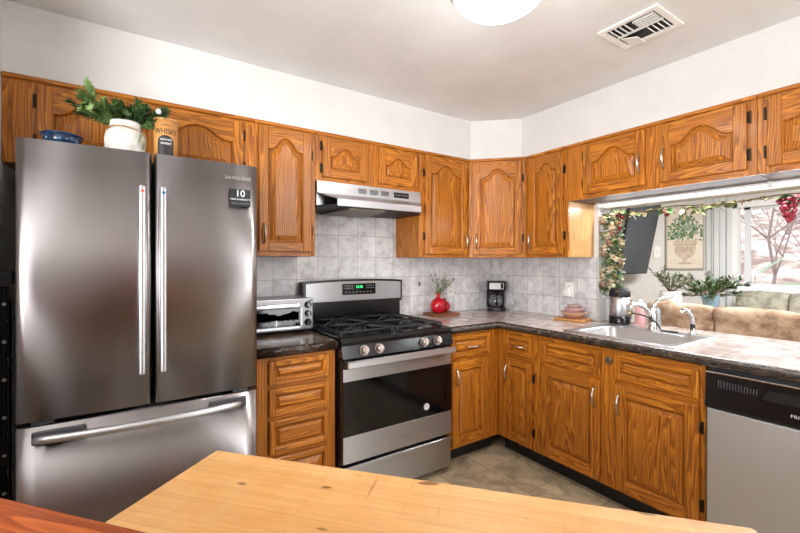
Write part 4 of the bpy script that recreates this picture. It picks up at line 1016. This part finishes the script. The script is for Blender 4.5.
# plants on a side table in the corner
st_ = thing('side_table', 'small side table behind the tan sofa holding two plants', 'side table', (2.43, -.66, 0), -R(35))
bm = G(); box(bm, -.33, .33, -.15, .15, .70, .73, .005); obj('table_top', bm, OAKH, st_)
for x in (-.32, .28):
    for y in (-.14, .10):
        bm = G(); box(bm, x, x + .04, y, y + .04, 0, .70); obj('leg', bm, OAK, st_)
def plant(name, lab, loc, potp, potm, n, Lr, spread, leafm, lw, ll, zr=(.3, 1.4), droop=.35):
    t = thing(name, lab, 'plant', loc)
    bm = G(); lathe(bm, potp, seg=24); obj('pot', bm, potm, t); zt = potp[-1][1] if potp[-1][0] else max(z for r, z in potp)
    for i in range(n):
        bm = G(); a = 2 * PI * i / n + random.uniform(-.3, .3); d = Vector((math.cos(a) * spread, math.sin(a) * spread, random.uniform(*zr))).normalized(); L = random.uniform(*Lr)
        pts = [Vector((0, 0, zt - .03)) + d * L * t_ - Vector((0, 0, droop * L * t_ * t_)) for t_ in (0, .25, .5, .75, 1)]
        tube(bm, pts, [.004, .0035, .003, .002, .0015], 5, 1)
        for k in range(18):
            t_ = random.uniform(.25, 1); j = min(3, int(t_ * 4)); p = pts[j].lerp(pts[j + 1], t_ * 4 - j)
            leaf(bm, p, d + Vector((random.uniform(-.9, .9), random.uniform(-.9, .9), random.uniform(-.4, .7))), random.uniform(*ll), lw, .15)
        obj('stem', bm, [leafm, TWIG], t)
plant('potted_plant', 'sage-green leafy plant in a white pot behind the tan sofa', (2.255, -.525, .731), [(0, 0), (.07, 0), (.10, .05), (.115, .2), (.10, .28), (.09, .28), (.1, .2), (0, .24)], speckled('white_pot', srgb(214, 212, 208), srgb(238, 236, 232), 10, .5), 20, (.26, .42), .6, speckled('grey_green_leaf', srgb(74, 92, 72), srgb(140, 152, 128), 20, .6), .02, (.035, .06), (.55, 1.4), .15)
plant('potted_plant', 'dark green spiky plant in a blue glass vase behind the tan sofa', (2.60, -.78, .731), [(0, 0), (.06, 0), (.075, .05), (.07, .15), (.09, .24), (.08, .24), (.065, .15), (0, .2)], BLUEG, 30, (.26, .48), .95, speckled('deep_leaf', srgb(34, 62, 38), srgb(92, 124, 78), 20, .5), .022, (.05, .10), (.15, 1.2), .2)
# broad pale leaves of a tall plant by the window
bp = thing('broadleaf_plant', 'tall plant with broad pale arching leaves outside the window', 'plant', (4.35, -.68, -.35))
PALE = plain('pale_leaf', srgb(176, 204, 168), .45)
STK = plain('stalk', srgb(150, 176, 136), .5)
for pts, wl, ln in (([(0, 0, 0), (0, .02, 1.2), (0, .04, 1.9)], .20, ((.0, .03, 1), .55)), ([(0, 0, 0), (0, .0, 1.0), (0, -.02, 1.5)], .12, ((.0, -.8, .8), .5)), ([(0, 0, 0), (.02, -.08, .9), (0, -.16, 1.36)], .09, ((-.05, -1, .22), .48))):
    bm = G(); tube(bm, pts, [.012, .009, .006], 6, 1); leaf(bm, pts[-1], ln[0], ln[1], wl, .15, 0, 6); obj('frond', bm, [PALE, STK], bp)

# ---------------------------------------------------------------- garlands in the pass-through
ga = thing('flower_garland', 'hanging garland of cream and tan dried flowers down the left of the opening', 'garland', (.045, -1.075, 1.09))
bm = G(); tube(bm, [(0, .03 * math.sin(k * .9), .62 - .04 * k) for k in range(16)], .004, 5); obj('stem', bm, TWIG, ga)
bm = G()
for k in range(420):
    z = random.uniform(.0, .60); a = random.uniform(0, 2 * PI); r_ = random.uniform(.01, .05)
    leaf(bm, (r_ * math.cos(a) * .6, r_ * math.sin(a), z), (math.cos(a) * .7 - .2, math.sin(a), random.uniform(-.8, .7)), random.uniform(.035, .06), .030, .2, k % 3)
obj('leaves', bm, [OLIVE, SAGE, GREEN], ga)
for k in range(38):
    bm = G(); z = .03 + .56 * k / 38; a = random.uniform(1.6, 5.0); c = Vector((.055 * math.cos(a), .065 * math.sin(a), z))
    for q in range(16):
        leaf(bm, c, (random.uniform(-1.1, .3), random.uniform(-1, 1), random.uniform(-1, 1)), random.uniform(.026, .042), .024, 0, 0)
    ball(bm, c + Vector((-.008, 0, 0)), .010, 1)
    obj('flower', bm, [(CREAMF, SAGE, CREAMF, OLIVE, TANF)[k % 5], TANF], ga)
tg = thing('leaf_garland', 'dried leaf garland strung along the top of the pass-through', 'garland', (.07, -1.03, 1.70))
bm = G(); tube(bm, [(0, -.06 * k, -.018 - .010 * math.sin(k * .7)) for k in range(21)], .004, 5); obj('vine', bm, TWIG, tg)
bm = G()
for k in range(190):
    u = random.uniform(0, 1.2); g = .35 + .65 * (math.sin(u * 13) > -.2); z = -.015 - random.uniform(0, .025) * g
    leaf(bm, (random.uniform(-.03, .02), -u, z), (random.uniform(-1, .3), random.uniform(-1, 1), random.uniform(-.6, .25)), random.uniform(.035, .06) * g, .03, .2, k % 3)
obj('leaves', bm, [OLIVE, speckled('brown_leaf', srgb(104, 84, 54), srgb(150, 130, 88), 30, .6), speckled('dull_leaf', srgb(72, 84, 48), srgb(120, 124, 78), 30, .6)], tg)
def grapes(lab, loc, n, rx, h):
    t = thing('grape_cluster', lab, 'grapes', loc, 0, 'artificial red grape clusters'); bm = G()
    for k in range(n):
        f = k / n; a = random.uniform(0, 2 * PI); r_ = rx * (1 - f) ** .7 * random.uniform(.5, 1); ball(bm, (r_ * math.cos(a), r_ * math.sin(a), -h * f), .0105, 0, 8)
    obj('berries', bm, GRAPE, t); bm = G(); tube(bm, [(0, 0, .03), (0, 0, -h * .5)], .002, 5); obj('stem', bm, TWIG, t)
    bm = G()
    for k in range(4): leaf(bm, (0, 0, .01), (random.uniform(-1, .2), random.choice((-1, 1)), -.3), .06, .05, .3)
    obj('leaf', bm, GREEN, t)
grapes('red grape cluster hanging at the left end beside the flower garland', (.03, -1.135, 1.685), 34, .030, .13)
grapes('red grape cluster hanging at the right edge of the view over the window', (.03, -2.0, 1.672), 70, .052, .125)
grapes('tiny red berry cluster dangling from the leaf garland above the urn picture', (.05, -1.42, 1.662), 8, .016, .03)

# unseen hutch and doors, added behind the camera to stripe the steel reflections
hb = thing('reflection_hutch', 'added dark hutch behind the camera, a brown stripe for the steel reflections', 'hutch', (-3.35, -5.99, 0))
bm = G(); box(bm, 0, .9, .02, .42, .08, 2.3, .006); box(bm, .03, .87, .06, .4, 0, .08); obj('carcass', bm, BAR, hb)
for x in (.03, .46):
    bm = G(); box(bm, x, x + .41, .42, .44, .1, .95, .004); obj('door', bm, BAR, hb)
dd_ = bpy.data.objects.new('door_for_reflection_1', None); C.objects.link(dd_); dd_['kind'] = 'structure'; dd_.location = (-1.75, -6, 0)  # added unseen brown door, a dark band for the fridge reflection
bm = G(); box(bm, -.4, .4, .0, .035, .01, 2.03, .004); struct('door_leaf', bm, plain('reflection_brown', srgb(110, 84, 70), .5), dd_)
bm = G(); box(bm, -.48, -.4, 0, .05, 0, 2.1); box(bm, .4, .48, 0, .05, 0, 2.1); box(bm, -.48, .48, 0, .05, 2.03, 2.1); struct('door_frame', bm, TRIMW, dd_)
dd_ = bpy.data.objects.new('door_for_reflection_2', None); C.objects.link(dd_); dd_['kind'] = 'structure'; dd_.location = (-4.0, -6, 0)  # added unseen white door, gives the fridge reflection its light band
bm = G(); box(bm, -.4, .4, .0, .035, .01, 2.2, .004); struct('door_leaf', bm, TRIMW, dd_)
